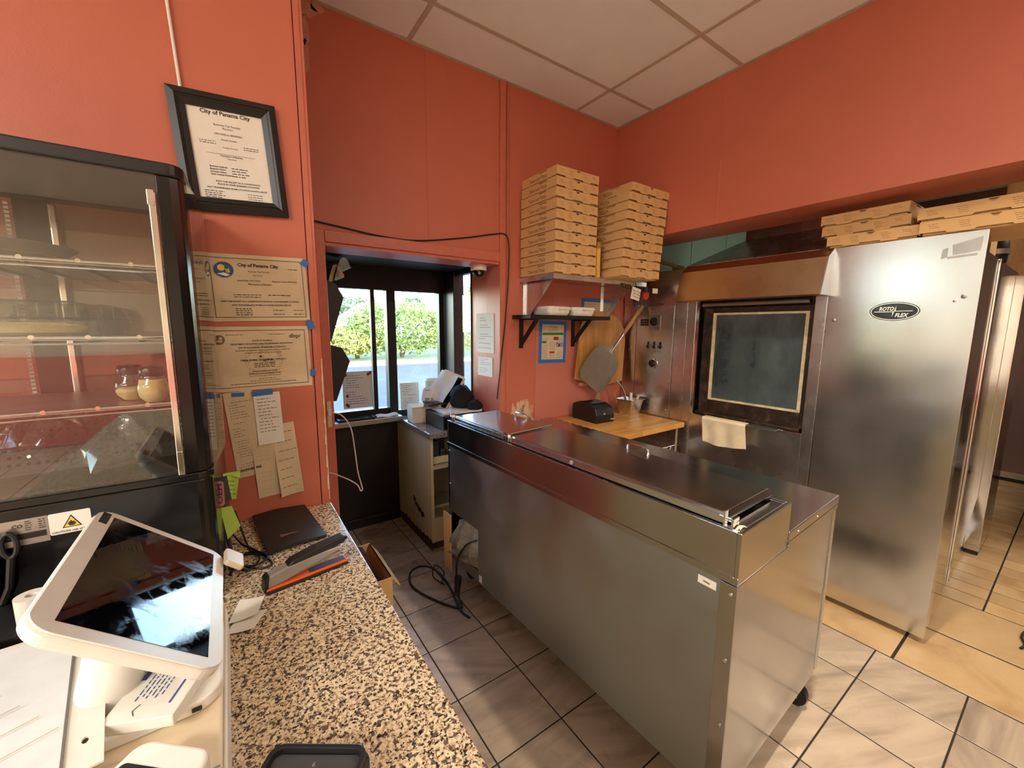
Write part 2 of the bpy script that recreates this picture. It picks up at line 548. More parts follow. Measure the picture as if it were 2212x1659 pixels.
def wood(name, a, b, sc, rough, rot=(0, 0, 0)):
    t = NT(name); v = t.coord(sc, rot)
    f = t.noise(v, 1.0, 6, .6, .6); g = t.noise(v, 7, 3)
    t.set(base=t.ramp(t.math('ADD', t.math('MULTIPLY', f, .75), t.math('MULTIPLY', g, .25)), [(.32, a), (.68, b)]), rough=rough)
    return t.mat
MT['peel'] = wood('golden_varnished_wood', lin(146, 94, 36), lin(200, 148, 78), (14, 14, 1.2), .34)
MT['handle_wood'] = wood('worn_wooden_handle', lin(140, 98, 58), lin(186, 142, 92), (20, 20, 4), .5)
def butcher():
    t = NT('butcher_block_strips')
    br = t.n('TexBrick'); br.inputs['Scale'].default_value = 1.0; br.offset = .37
    br.inputs['Brick Width'].default_value = .34; br.inputs['Row Height'].default_value = .034; br.inputs['Mortar Size'].default_value = .0008
    br.inputs['Color1'].default_value = lin(196, 134, 60); br.inputs['Color2'].default_value = lin(226, 174, 100); br.inputs['Mortar'].default_value = lin(130, 82, 34)
    t.l(t.coord(), br.inputs['Vector'])
    f = t.noise(t.coord((3, 40, 3)), 1.5, 4)
    t.set(base=t.mix(t.maprange(f, .3, .7, 0, .35), br.outputs['Color'], lin(170, 108, 46)), rough=.32)
    return t.mat
MT['butcher'] = butcher()

def glass(name, tint=(1, 1, 1, 1), base=.0, ior=1.45, rough=0.0):
    t = NT(name)
    out = t.t.nodes['Material Output']
    tr = t.n('BsdfTransparent'); tr.inputs['Color'].default_value = tint
    gl = t.n('BsdfGlossy'); gl.inputs['Roughness'].default_value = rough
    lw = t.n('LayerWeight'); lw.inputs['Blend'].default_value = .5
    f0 = ((ior - 1) / (ior + 1)) ** 2
    fr = t.math('ADD', t.math('MULTIPLY', t.math('POWER', lw.outputs['Facing'], 5.0), 1 - f0), f0 + base, True)
    mx = t.n('MixShader')
    t.l(fr, mx.inputs[0])
    t.l(tr.outputs[0], mx.inputs[1]); t.l(gl.outputs[0], mx.inputs[2]); t.l(mx.outputs[0], out.inputs['Surface'])
    t.t.nodes.remove(t.b)
    return t.mat
MT['glass'] = glass('window_glass', (.96, .98, .98, 1))
MT['case_glass'] = glass('display_case_glass', (.95, .95, .93, 1), .05, 1.5)
MT['clear_plastic'] = glass('clear_plastic', (.90, .90, .86, 1), .10, 1.4, .12)
MT['jar_glass'] = glass('jar_glass', (.93, .95, .92, 1), .06, 1.5, .02)

def screen():
    t = NT('smudged_dark_screen'); f = t.noise(t.coord(), 26, 5, .65, .6)
    t.set(base=lin(7, 7, 10), rough=t.maprange(f, .45, .75, .02, .25), spec=.35)
    return t.mat
MT['screen'] = screen()

def emis(name, c, s):
    t = NT(name); t.set(base=(.9, .9, .9, 1), em=c, ems=s)
    return t.mat
# outside
def leaf(name, a, b):
    t = NT(name); oi = t.n('NewGeometry')
    t.set(base=t.ramp(t.noise(t.coord(), 2.2, 4), [(.3, a), (.7, b)]), rough=.6)
    return t.mat
MT['leaf'] = leaf('sunlit_hedge_leaves', lin(96, 120, 52), lin(150, 164, 84))
MT['leaf2'] = leaf('yellowing_hedge_leaves', lin(128, 132, 62), lin(176, 174, 92))
MT['leaf_far'] = leaf('distant_tree_leaves', lin(86, 104, 76), lin(116, 130, 100))
MT['bark'] = flat('bark', lin(86, 70, 54), .9, var=.2)
MT['asphalt'] = flat('pale_asphalt', lin(90, 90, 90), .9, var=.1, vs=2)
MT['concrete'] = flat('concrete_kerb', lin(196, 188, 172), .9, var=.08)
MT['kerb_yellow'] = flat('yellow_kerb_paint', lin(220, 190, 84), .8, var=.1)
MT['grass'] = flat('verge_grass', lin(110, 116, 70), .95, var=.25, vs=6)
MT['siding'] = flat('pale_house_siding', lin(206, 204, 200), .8)
MT['roof'] = flat('grey_shingle_roof', lin(120, 112, 106), .9, var=.15)
# ------------------------------------------------------------------ ceiling lamps (each lamp carries its own light)
ZC = 3.06          # ceiling height
def ceiling_lamp(x, y, sx, sy, power, col, label, z=ZC, round_=False, spread=180):
    t = thing('ceiling_light_offscreen', label, 'ceiling light', (x, y, z - .045))
    if round_:
        build('housing', MB().lathe([(sx / 2 + .02, .045), (sx / 2 + .02, .012), (sx / 2, 0)], (0, 0, 0), 32), MT['white'], t, local=True, smooth=True)
        build('diffuser', MB().lathe([(sx / 2 - .005, .01), (sx / 2 - .01, -.008), (sx / 4, -.022), (.01, -.026)], (0, 0, 0), 32), emis('lamp_diffuser', (*col, 1), 3.0), t, local=True, smooth=True)
    else:
        m = MB()
        for a, b, c, d in ((-sx / 2, sx / 2, -sy / 2, -sy / 2 + .03), (-sx / 2, sx / 2, sy / 2 - .03, sy / 2), (-sx / 2, -sx / 2 + .03, -sy / 2 + .03, sy / 2 - .03), (sx / 2 - .03, sx / 2, -sy / 2 + .03, sy / 2 - .03)):
            m.box(a, b, c, d, 0, .045)
        build('housing', m, MT['white'], t, local=True)
        build('diffuser', MB().box(-sx / 2 + .03, sx / 2 - .03, -sy / 2 + .03, sy / 2 - .03, .012, .03), emis('lamp_diffuser', (*col, 1), 3.0), t, local=True)
    ld = bpy.data.lights.new('lamp_offscreen', 'AREA')
    ld.shape = 'DISK' if round_ else 'RECTANGLE'
    ld.size = sx - .06
    if not round_: ld.size_y = sy - .06
    ld.energy = power; ld.color = col; ld.spread = math.radians(spread)
    lo = bpy.data.objects.new('lamp_offscreen', ld)
    link(lo, t)
    lo.location = (0, 0, -.035)
    return t
WARM = (1.0, .89, .74); NEUT = (1.0, .96, .91); COOL = (.86, .94, 1.0)
ceiling_lamp(1.75, -1.45, .30, .30, 34, WARM, 'round warm ceiling lamp behind the service counter', round_=True)
ceiling_lamp(1.70, .44, .16, .16, 15, WARM, 'small recessed warm downlight over the prep table', round_=True, spread=96)
for k, (x, y, p) in enumerate(((-2.2, -.78, 70), (-2.75, -3.2, 70), (-4.6, -.78, 70), (-4.6, -3.2, 70), (-6.8, -.78, 70), (-6.8, -3.2, 70))):
    ceiling_lamp(x, y, 1.2, .6, p, NEUT, 'long white ceiling light panel over the dining room')['group'] = 'dining room ceiling lights'
ceiling_lamp(4.6, -.6, 1.2, .6, 25, WARM, 'warm ceiling light panel over the kitchen aisle')

# ------------------------------------------------------------------ floor
FL = struct('floor', MB().box(-8, 7, -5.2, 3.2, -.12, -.006), MT['farfloor'])
bed = build('grout_bed', MB().box(.20, 6.7, -1.6, 3.13, -.0058, -.0022), MT['grout'], FL)
def tile_piece(name, w, d, mat):
    m = MB().box(-w / 2, w / 2, -d / 2, d / 2, -.0022, 0)
    m2 = bpy.data.meshes.new(name)
    b = .0014
    vs = [(-w/2, -d/2, -.0022), (w/2, -d/2, -.0022), (w/2, d/2, -.0022), (-w/2, d/2, -.0022), (-w/2, -d/2, -b*.7), (w/2, -d/2, -b*.7), (w/2, d/2, -b*.7), (-w/2, d/2, -b*.7),
          (-w/2 + b, -d/2 + b, 0), (w/2 - b, -d/2 + b, 0), (w/2 - b, d/2 - b, 0), (-w/2 + b, d/2 - b, 0)]
    fs = [(0, 1, 5, 4), (1, 2, 6, 5), (2, 3, 7, 6), (3, 0, 4, 7), (4, 5, 9, 8), (5, 6, 10, 9), (6, 7, 11, 10), (7, 4, 8, 11), (8, 9, 10, 11)]
    m2.from_pydata(vs, [], fs); m2.materials.append(mat)
    return m2
_tm = {}
def put_tile(name, x0, x1, y0, y1, mat, g=.0035, parent=None, z=0.0):
    w = round(x1 - x0 - 2 * g, 4); d = round(y1 - y0 - 2 * g, 4)
    key = (name, w, d)
    if key not in _tm: _tm[key] = tile_piece(name, w, d, mat)
    o = bpy.data.objects.new(name, _tm[key])
    link(o, parent)
    o.location = wmat(parent).inverted() @ Vector(((x0 + x1) / 2, (y0 + y1) / 2, z))
    return o
for i in range(-2, 6):
    for j in range(-6, 9):
        x0 = max(.20, .682 + .305 * i); x1 = min(.682 + .305 * (i + 1), 2.487)
        y0 = .444 + .305 * j; y1 = min(y0 + .305, 3.13)
        if y0 > 2.2 and x0 > 1.5: continue
        put_tile('floor_tile', x0, x1, y0, y1, MT['tile_grey'], .003, FL)
for i, (x0, x1) in enumerate(((2.487, 2.907), (2.907, 3.348))):
    ys = (-1.45, -.83, .385, 1.0, 1.6) if i == 0 else (-1.3, -.62, .62, 1.3)
    for a, b in zip(ys[:-1], ys[1:]):
        put_tile('quarry_tile', x0, x1, a, b, MT['tile_tan'], .006, FL)
for k in range(21):
    x0 = 3.348 + .152 * k
    ys = (-1.64, -1.03, -.42, .19, .80)
    for a, b in zip(ys[:-1], ys[1:]):
        put_tile('quarry_tile', x0, x0 + .152, a, b, MT['tile_tan'], .004, FL)

# ------------------------------------------------------------------ ceiling: panels in a metal grid
CE = struct('ceiling', MB().box(-8, 7, -5.2, 2.45, ZC + .02, ZC + .12), MT['ceil'])
xs = [.907 + 1.22 * k for k in range(-3, 1)] + [2.13, 2.57]
ys = [2.29, 1.97] + [1.97 - .61 * k for k in range(1, 7)]
for i in range(len(xs) - 1):
    for j in range(len(ys) - 1):
        if xs[i + 1] <= .28 and ys[j] > 1.61: continue
        y1 = ys[j] if not (xs[i + 1] <= .28) else min(ys[j], 1.6)
        x0, x1, y0, y1 = xs[i] + .011, xs[i + 1] - .011, ys[j + 1] + .011, ys[j] - .011
        build('ceiling_panel', MB().box(x0, x1, y0, y1, ZC - .001, ZC + .012), MT['ceil'], CE)
for k, x in enumerate(xs[:-1]):
    build('grid_bar', MB().box(x - .012, x + .012, -1.69, 2.29, ZC - .005, ZC + .019), MT['tbar'], CE)
for k, y in enumerate(ys[1:]):
    build('grid_bar', MB().box(-2.75, 2.57, y - .012, y + .012, ZC - .0045, ZC + .0185), MT['tbar'], CE)
build('edge_angle', MB().box(.275, 2.57, 2.268, 2.29, ZC - .006, ZC + .0185), MT['tbar'], CE)
build('edge_angle', MB().box(2.548, 2.57, -1.69, 2.268, ZC - .006, ZC + .0185), MT['tbar'], CE)

# ------------------------------------------------------------------ walls
WL = struct('wall_left', MB().box(-.76, .246, 1.6, 2.45, -.1, ZC + .02), MT['red'])
T1 = struct('trim_1', MB().box(.249, .266, 1.597, 2.29, 0, ZC).box(.2665, .276, 1.600, 2.288, 0, ZC), MT['redtrim'])
m = MB()
rnd = random.Random(4)
z = .90
while z < 1.43:      # flaked paint along the corner edge
    h = rnd.uniform(.012, .05); w = rnd.uniform(.0025, .0065)
    m.hexa([(.2665 + .0095 - w, 1.5985, z), (.2768, 1.5985, z), (.2768, 1.606, z), (.2765 - w, 1.606, z), (.2665 + .0095 - w * rnd.uniform(.4, 1), 1.5985, z + h), (.2768, 1.5985, z + h), (.2768, 1.606, z + h), (.2765 - w, 1.606, z + h)])
    z += h
build('flaked_edge', m, MT['cream_peel'], T1)
OX0, OX1, OZ = .435, 1.495, 1.98
WB = struct('wall_back', MB().box(.276, OX0, 2.29, 2.45, -.1, ZC + .02).box(OX1, 2.74, 2.29, 2.45, -.1, ZC + .02).box(OX0, OX1, 2.29, 2.45, OZ, ZC + .02), MT['red_back'])
# wallboard joints and battens on the back wall
for x, w in ((1.003, .004), (2.284, .006)):
    build('board_joint', MB().box(x - w / 2, x + w / 2, 2.2878, 2.2902, 2.05 if x < 1.5 else 1.9, ZC - .01), MT['red_back'], WB)
build('cover_panel', MB().box(1.80, 2.60, 2.2862, 2.2905, .88, 1.77), MT['red_pink'], WB)
build('patch_plate', MB().box(1.805, 1.955, 2.2835, 2.2866, 1.67, 1.77), MT['redtrim'], WB, bev=.002)
rs_ = random.Random(12)      # spackle smear by the ceiling corner
for cx, cz, rx, rz in ((.42, 3.015, .045, .035), (.465, 3.035, .035, .018), (.405, 2.92, .022, .06), (.402, 2.81, .018, .07)):
    build('spackle_smear', MB().prism([(max(.278, cx + rx * math.cos(q) * rs_.uniform(.75, 1.15)), min(3.052, cz + rz * math.sin(q) * rs_.uniform(.75, 1.15))) for q in [2 * PI * k / 18 for k in range(18)]], 'y', 2.2888, 2.2902), MT['spackle'], WB)
# opening trim
struct('trim_2', MB().box(.392, OX0 + .004, 2.278, 2.292, 0, 2.03), MT['redtrim'], bev=.003)
struct('trim_3', MB().box(OX1 - .004, 1.535, 2.278, 2.292, 0, ZC - .005), MT['redtrim'], bev=.003)
struct('trim_4', MB().box(OX0 + .004, OX1 - .004, 2.2775, 2.2925, 1.972, 2.03), MT['redtrim'], bev=.003)
struct('trim_5', MB().box(OX0, OX1, 2.292, 2.50, 1.955, 1.981), MT['redtrim'])
WR = struct('wall_right', MB().box(2.57, 2.93, -5.2, 2.29, 2.2, ZC + .02), MT['red'])
build('board_joint', MB().box(2.5675, 2.5705, 1.452, 1.460, 2.2, ZC - .01), MT['red'], WR, bev=.001)
# kitchen and dining room shell
struct('wall_kitchen_back', MB().box(2.74, 7.0, 2.29, 2.45, -.1, ZC + .02), MT['mint'])
struct('wall_kitchen_end', MB().box(7.0, 7.15, -5.2, 2.45, -.1, ZC + .02), MT['brown_wall'])
struct('wall_kitchen_front', MB().box(2.94, 7.0, -3.4, -3.3, -.1, ZC + .02), MT['brown_wall'])  # unseen wall added, its brown chosen to darken the oven flank's reflection
struct('wall_front', MB().box(-8, 7.15, -5.35, -5.2, -.1, ZC + .02), MT['beige'])
struct('trim_6', MB().box(-8, 2.6, -5.2, -5.17, 0, 1.15), MT['red'])
struct('wall_dining_end', MB().box(-8.15, -8, -5.35, 2.45, -.1, ZC + .02), MT['beige'])
for x in (3.05, 3.66, 4.27, 4.88, 5.49):
    struct('trim_7', MB().box(x - .012, x + .012, 2.283, 2.291, 1.0, ZC - .01), MT['mint'], bev=.003)
struct('roof', MB().box(-8.3, 7.3, -5.5, 2.5, ZC + .13, 5.4), MT['concrete'])  # unseen block above the ceiling, made tall to shade the ground outside

# dining room window wall, left of the corner with the certificate
struct('wall_dining_side', MB().box(-8, -.76, 2.30, 2.45, -.1, .35).box(-8, -.76, 2.30, 2.45, 2.95, ZC + .02).box(-.86, -.76, 2.30, 2.45, .35, 2.95).box(-8, -7.7, 2.30, 2.45, .35, 2.95), MT['beige'])
W3 = struct('window_3_offscreen', MB().box(-7.7, -.86, 2.34, 2.41, 2.90, 2.95).box(-7.7, -.86, 2.34, 2.41, .35, .41), MT['frame'])
xw = [-7.7 + 6.84 * k / 4 for k in range(5)]
for k, x in enumerate(xw): build('mullion', MB().box(x - .025, x + .025, 2.34, 2.41, .41, 2.90), MT['frame'], W3)
for k in range(4): build('pane', MB().box(xw[k] + .023, xw[k + 1] - .023, 2.372, 2.378, .405, 2.905), MT['glass'], W3)

# ------------------------------------------------------------------ drive-through bay beyond the back wall
YB = 3.13
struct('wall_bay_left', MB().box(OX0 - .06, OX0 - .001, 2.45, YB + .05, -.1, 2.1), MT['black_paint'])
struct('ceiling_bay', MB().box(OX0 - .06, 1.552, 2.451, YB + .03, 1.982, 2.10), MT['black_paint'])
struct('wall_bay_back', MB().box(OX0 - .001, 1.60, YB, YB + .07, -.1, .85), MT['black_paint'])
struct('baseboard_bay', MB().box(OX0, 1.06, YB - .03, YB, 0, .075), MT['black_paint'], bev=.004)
struct('wall_bay_right', MB().box(OX1, 1.555, 2.451, 2.66, -.1, 1.982).box(OX1, 1.555, 2.66, YB, -.1, .90), MT['redtrim'])  # jamb shares the red trim paint
# front window
WN = struct('window_1', MB().box(OX0, 1.60, 3.09, 3.16, 1.82, 1.985), MT['frame'])
def mem(name, x0, x1, z0, z1, y0=3.10, y1=3.155): build(name, MB().box(x0, x1, y0, y1, z0, z1), MT['frame'], WN, bev=.003)
mem('jamb', OX0, .50, .87, 1.82)
mem('sash_stile', .885, .916, .92, 1.82, 3.095, 3.14)
mem('mullion', 1.000, 1.066, .86, 1.82, 3.08, 3.16)
mem('sash_stile', 1.436, 1.475, .87, 1.82)
mem('sill_rail', OX0, 1.0, .87, .925)
mem('sill_rail', 1.066, 1.44, .85, .895)
for x0, x1, z0 in ((.50, .885, .925), (.916, 1.0, .925), (1.066, 1.436, .895)):
    build('pane', MB().box(x0 - .004, x1 + .004, 3.118, 3.124, z0 - .004, 1.824), MT['glass'], WN)
WS = struct('window_2', MB().box(1.478, 1.57, 2.925, 3.16, .86, 1.985), MT['frame'], bev=.004)
def mem2(name, y0, y1, z0, z1, x0=1.497, x1=1.55): build(name, MB().box(x0, x1, y0, y1, z0, z1), MT['frame'], WS, bev=.003)
mem2('jamb', 2.66, 2.672, .90, 1.982, 1.486, 1.552)
mem2('head', 2.66, 2.925, 1.945, 1.982)
mem2('sill_rail', 2.66, 2.925, .885, .93)
build('pane', MB().box(1.518, 1.524, 2.662, 2.935, .92, 1.95), MT['glass'], WS)
SL = struct('window_sill', MB().box(OX0, 1.064, 2.985, 3.10, .835, .872), MT['alu'], bev=.003)

# ------------------------------------------------------------------ outside
struct('ground', MB().box(-80, 80, -60, 120, -.35, -.12), MT['asphalt'])
def slab(name, label, cat, mat, *b, bev=0.0): return tag(build(name, MB().box(*b), mat, bev=bev), label, cat)
slab('kerb', 'yellow painted kerb right outside the drive-through window', 'kerb', MT['kerb_yellow'], -4, 1.3, 4.1, 4.4, -.121, .02, bev=.02)
slab('planting_bed', 'low dark green planting strip between two driveway kerbs', 'planting bed', MT['grass'], -4, 1.75, 4.4, 5.8, -.121, -.02)
slab('verge', 'sunlit concrete strip at the foot of the hedge', 'pavement', MT['concrete'], -40, 60, 17.6, 19.2, -.121, -.04)
slab('lawn', 'dry grass ground behind the hedge', 'lawn', MT['grass'], -60, 60, 19.2, 60, -.121, -.03)
def shrub(label, x, y, rx, ry, h, n, mat, seed, size=.22, trunk=.3, name='shrub', cat='shrub', grp='hedge shrubs across the driveway'):
    r = random.Random(seed)
    t = thing(name, label, cat, (x, y, -.025), group=grp)
    m = MB()
    for k in range(n):
        a = r.uniform(0, 2 * PI); u = r.uniform(-.95, 1); rad = r.uniform(.72, 1.06)
        q = math.sqrt(max(0, 1 - u * u)) * rad
        p = Vector((rx * q * math.cos(a), ry * q * math.sin(a), trunk + (h - trunk) * (.5 + .5 * u * rad)))
        p += Vector((r.gauss(0, .06), r.gauss(0, .06), r.gauss(0, .06))) * rx
        d = Vector((r.gauss(0, 1), r.gauss(0, 1), r.gauss(.5, 1))).normalized(); e = d.orthogonal().normalized()
        s = size * r.uniform(.6, 1.3)
        m.quad(p - d * s * .5, p + e * s * .22, p + d * s * .5, p - e * s * .22)
    build('foliage', m, mat, t, local=True)
    st = MB()
    for k in range(3):
        a = 2 * PI * k / 3
        st.tube([(.05 * math.cos(a), .05 * math.sin(a), 0), (.12 * rx * math.cos(a), .12 * ry * math.sin(a), h * .35), (.4 * rx * math.cos(a), .4 * ry * math.sin(a), h * .7)], [.06, .045, .015], 6)
    build('stem', st, MT['bark'], t, local=True)
    return t
shrub('tall green hedge shrub seen through the middle of the drive-through window', 7.4, 20.6, 2.7, 1.3, 2.7, 6500, MT['leaf'], 1)
shrub('tall yellowing hedge shrub seen through the side window pane', 11.9, 19.9, 2.8, 1.5, 3.5, 6500, MT['leaf2'], 2)
shrub('low pale hedge shrub seen through the sliding window pane', 4.2, 20.4, 1.9, 1.0, 1.35, 4000, MT['leaf2'], 3)
shrub('low hedge shrub behind the taped window notice', 5.2, 20.8, 1.5, 1.0, 1.5, 3500, MT['leaf'], 5)
shrub('second tall yellow shrub further along the hedge', 15.8, 19.6, 2.6, 1.4, 3.3, 3500, MT['leaf2'], 6)
for k, (x, y, h, rx, lab) in enumerate(((13.5, 72, 6.0, 4.5, 'distant round tree beyond the hedge'), (19.5, 80, 7.0, 5.5, 'distant broad tree behind the pale houses'), (30.5, 78, 7.5, 2.6, 'distant lone slim tree above the hedge'), (41, 70, 11.0, 3.0, 'distant tall tree above the green shrub'))):
    shrub(lab, x, y, rx, 3.0, h, 1500, MT['leaf_far'], 20 + k, .9, 1.5, 'tree', 'tree', 'distant trees')
def house(x, y, w, d, h, label):
    t = thing('house', label, 'house', (x, y, -.03), group='distant houses')
    build('wall', MB().box(-w / 2, w / 2, -d / 2, d / 2, 0, h), MT['siding'], t, local=True)
    build('roof', MB().prism([(-w / 2 - .3, h), (w / 2 + .3, h), (0, h + w * .34)], 'y', -d / 2 - .3, d / 2 + .3), MT['roof'], t, local=True)
    for k in (-1, 1):
        wd = build('window', MB().box(k * w * .25 - .5, k * w * .25 + .5, -d / 2 - .05, -d / 2 + .02, 1.0, 2.2), MT['grey_dark'], t, local=True)
    build('door', MB().box(-.45, .45, -d / 2 - .05, -d / 2 + .02, 0, 2.0), MT['white'], t, local=True)
house(17, 62, 7, 6, 2.7, 'small pale gabled house beyond the hedge')
house(25.5, 66, 6, 6, 2.7, 'small pale gabled house beside the distant broad tree')
# ------------------------------------------------------------------ granite counter
CT = thing('service_counter', 'speckled granite service counter below the framed certificate', 'counter', (-.2, .3, 0))
build('body', MB().box(-.62, .225, -1.8, 1.598, 0, .852), MT['bulk_cream'], CT)
build('countertop', MB().prism(rrect(-.70, .278, -1.9, 1.5985, .004, 2), 'z', .852, .888), MT['granite'], CT, bev=.006, seg=3)

# ------------------------------------------------------------------ prep table (local frame: x depth, y length)
PT = thing('prep_table', 'long stainless steel refrigerated prep table with hinged lids', 'prep table', (1.10, .487, 0), math.radians(2.0))
L = 1.68; DP = .845
def pt(name, mb, mat, par=PT, **k): return build(name, mb, MT[mat], par, local=True, **k)
# body: hollow shell of panels
pt('end_panel', MB().box(.004, .795, 0, .016, .13, .846), 'steel_end', bev=.002)
pt('end_panel', MB().box(.004, .795, L - .016, L, .13, .846), 'steel_end', bev=.002)
pt('floor_panel', MB().box(.02, .80, .016, L - .016, .13, .15), 'galv')
pt('inner_wall', MB().box(.20, .215, .016, L - .016, .15, .846), 'galv')
pt('door', MB().box(.795, .815, .02, .555, .15, .84), 'steel', bev=.003)
pt('door', MB().box(.795, .815, .56, 1.115, .15, .84), 'steel', bev=.003)
pt('door', MB().box(.795, .815, 1.12, 1.66, .15, .84), 'steel', bev=.003)
pt('corner_post', MB().box(.795, .822, -.004, .022, .15, .848), 'steel', bev=.003)
# dull back panel, with the cut-out near its far end
bp = pt('back_panel', MB().box(.004, .012, .044, 1.345, .13, .846).box(.004, .012, 1.345, L, .44, .846).box(.004, .012, 1.655, L, .13, .44).box(.004, .012, 1.345, 1.655, .13, .185), 'galv')
cs = pt('corner_strip', MB().box(-.001, .0045, .0, .046, .13, .843), 'steel_dark', bev=.001)
for z in (.815, .61, .40, .20):
    pt('screw', MB().lathe([(.006, 0), (.0055, .003), (.002, .0045)], (0, 0, 0), 12).xf(frame_mat((-.001, .016, z), (0, 1, 0), (0, 0, -1), (-1, 0, 0)) ), 'screw', cs, smooth=True)
    pt('screw', MB().lathe([(.006, 0), (.0055, .003), (.002, .0045)], (0, 0, 0), 12).xf(frame_mat((.004, 1.664, z), (0, 1, 0), (0, 0, -1), (-1, 0, 0)) ), 'screw', bp, smooth=True)
lb = pt('label', MB().box(.0025, .0042, .058, .112, .802, .826), 'paper')
mm = MB(); rnd = random.Random(3)
mm.quad((.0022, .096, .812), (.0022, .076, .810), (.0022, .076, .815), (.0022, .096, .817))
pt('print', mm, 'ink_soft', lb)
pt('label', MB().box(.0025, .0042, 1.31, 1.335, .14, .18), 'paper')
# rail box in front, lower worktop behind
rail = MB().box(0, .345, 0, .012, .848, 1.0).box(0, .345, L - .012, L, .848, 1.0).box(0, .012, .012, L - .012, .848, 1.0).box(.333, .345, .012, L - .012, .848, 1.0).box(.012, .333, .012, L - .012, .848, .86)
rail.box(.012, .03, .012, L - .012, .99, 1.0).box(.315, .333, .012, L - .012, .99, 1.0).box(.03, .315, .012, .045, .99, 1.0).box(.03, .315, 1.04, 1.07, .99, 1.0).box(.03, .315, L - .05, L - .012, .99, 1.0)
pt('top_rail', rail, 'steel_dark', bev=.0015)
pt('rail_lip', MB().box(-.003, .0, 0, L, .848, .868), 'steel_dark')
wt = pt('worktop', MB().box(.3455, DP, -.003, L + .003, .865, .90), 'steel_dark', bev=.003)
pt('worktop_apron', MB().box(.345, .83, -.004, .012, .848, .866), 'steel_end')
for x in (.42, .60):
    pt('screw', MB().lathe([(.004, 0), (.002, .003)], (0, 0, 0), 10).xf(frame_mat((x, -.003, .881), (1, 0, 0), (0, 0, 1), (0, -1, 0))), 'screw', wt, smooth=True)
# food wells under the lids
for k in range(6):
    pt('food_pan', MB().box(.034, .31, .055 + .162 * k, .205 + .162 * k, .872, .985), 'steel_dark')
# lids
def lid(y0, y1, name='lid'):
    z0 = 1.006; z1 = 1.032
    m = MB()
    x0, x1 = .018, .338
    vs = [(x0, y0, z0), (x1, y0, z0), (x1, y1, z0), (x0, y1, z0), (x0 + .012, y0 + .008, z1), (x1 - .012, y0 + .008, z1), (x1 - .012, y1 - .008, z1), (x0 + .012, y1 - .008, z1)]
    m.hexa(vs)
    o = pt(name, m, 'steel_dark', bev=.002)
    pt('fold_edge', MB().box(x0 - .003, x0 + .006, y0 + .004, y1 - .004, z0 - .001, z0 + .019), 'steel', o)
    yc = (y0 + y1) / 2
    hp = [(.318, yc - .052, z1 - .003), (.318, yc - .05, z1 + .016), (.318, yc - .036, z1 + .022), (.318, yc + .036, z1 + .022), (.318, yc + .05, z1 + .016), (.318, yc + .052, z1 - .003)]
    pt('handle', MB().tube(hp, .0055, 8), 'chrome', o, smooth=True)
    for y in (y0 + .006, y1 - .006):
        s = 1 if y == y0 + .006 else -1
        h = MB().box(.006, .022, y - s * .011, y - s * .006, 1.0, 1.046)
        h.cyl((.014, y - s * .03, 1.026), (.014, y + s * .008, 1.026), .0035, n=8)
        h.cyl((.028, y - s * .028, 1.012), (.028, y + s * .004, 1.012), .0035, n=8)
        h.box(.006, .04, y - s * .034, y - s * .028, 1.0, 1.03)
        pt('hinge', h, 'chrome', o)
    return o
big = lid(.055, 1.075); small = lid(1.115, 1.63)
pt('bumper', MB().lathe([(.009, 0), (.008, .003), (.003, .005)], (0, 0, 0), 14).xf(frame_mat((.0145, .66, 1.016), (0, 1, 0), (0, 0, -1), (-1, 0, 0))), 'grey', big, smooth=True)
pt('support_rod', MB().tube([(.03, 1.09, 1.036), (.31, 1.10, 1.040)], .003, 6), 'brass', big, smooth=True)
pt('tape_scrap', MB().sheet(lambda u, v: (.016 + .045 * u + .008 * math.sin(v * 3), .012 + .012 * v, 1.0025 + .004 * math.sin(u * 5)), 6, 2, .0005), 'paper_tan', big)
# casters
for x, y in ((.10, .10), (.74, .045), (.10, 1.58), (.74, 1.58)):
    c = pt('caster', MB().cyl((x - .014, y, .05), (x + .014, y, .05), .05, n=20), 'black', smooth=True)
    pt('fork', MB().box(x - .022, x - .017, y - .02, y + .02, .04, .12).box(x + .017, x + .022, y - .02, y + .02, .04, .12).box(x - .03, x + .03, y - .03, y + .03, .115, .13), 'steel_dark', c)
# torn filter sheets bulging from the cut-out
rnd = random.Random(8)
def filt(y0, y1, z0, z1, bulge, ph):
    return MB().sheet(lambda u, v: (.03 - bulge * math.sin(PI * min(1, v * 1.1)) * (.4 + u * .6) + .012 * math.sin(9 * u + ph), y0 + (y1 - y0) * u + .02 * math.sin(5 * v + ph), z0 + (z1 - z0) * v + .03 * math.sin(4 * u + ph) * v), 10, 8, .003)
pt('filter_sheet', filt(1.45, 1.62, .17, .42, .055, .4), 'filter')
pt('filter_sheet', filt(1.38, 1.52, .17, .40, .065, 2.0), 'filter')
pt('filter_sheet', filt(1.36, 1.66, .15, .24, .05, 1.1), 'filter')
pt('cardboard_strip', MB().box(-.015, -.008, 1.63, 1.72, .05, .42), 'kraft')
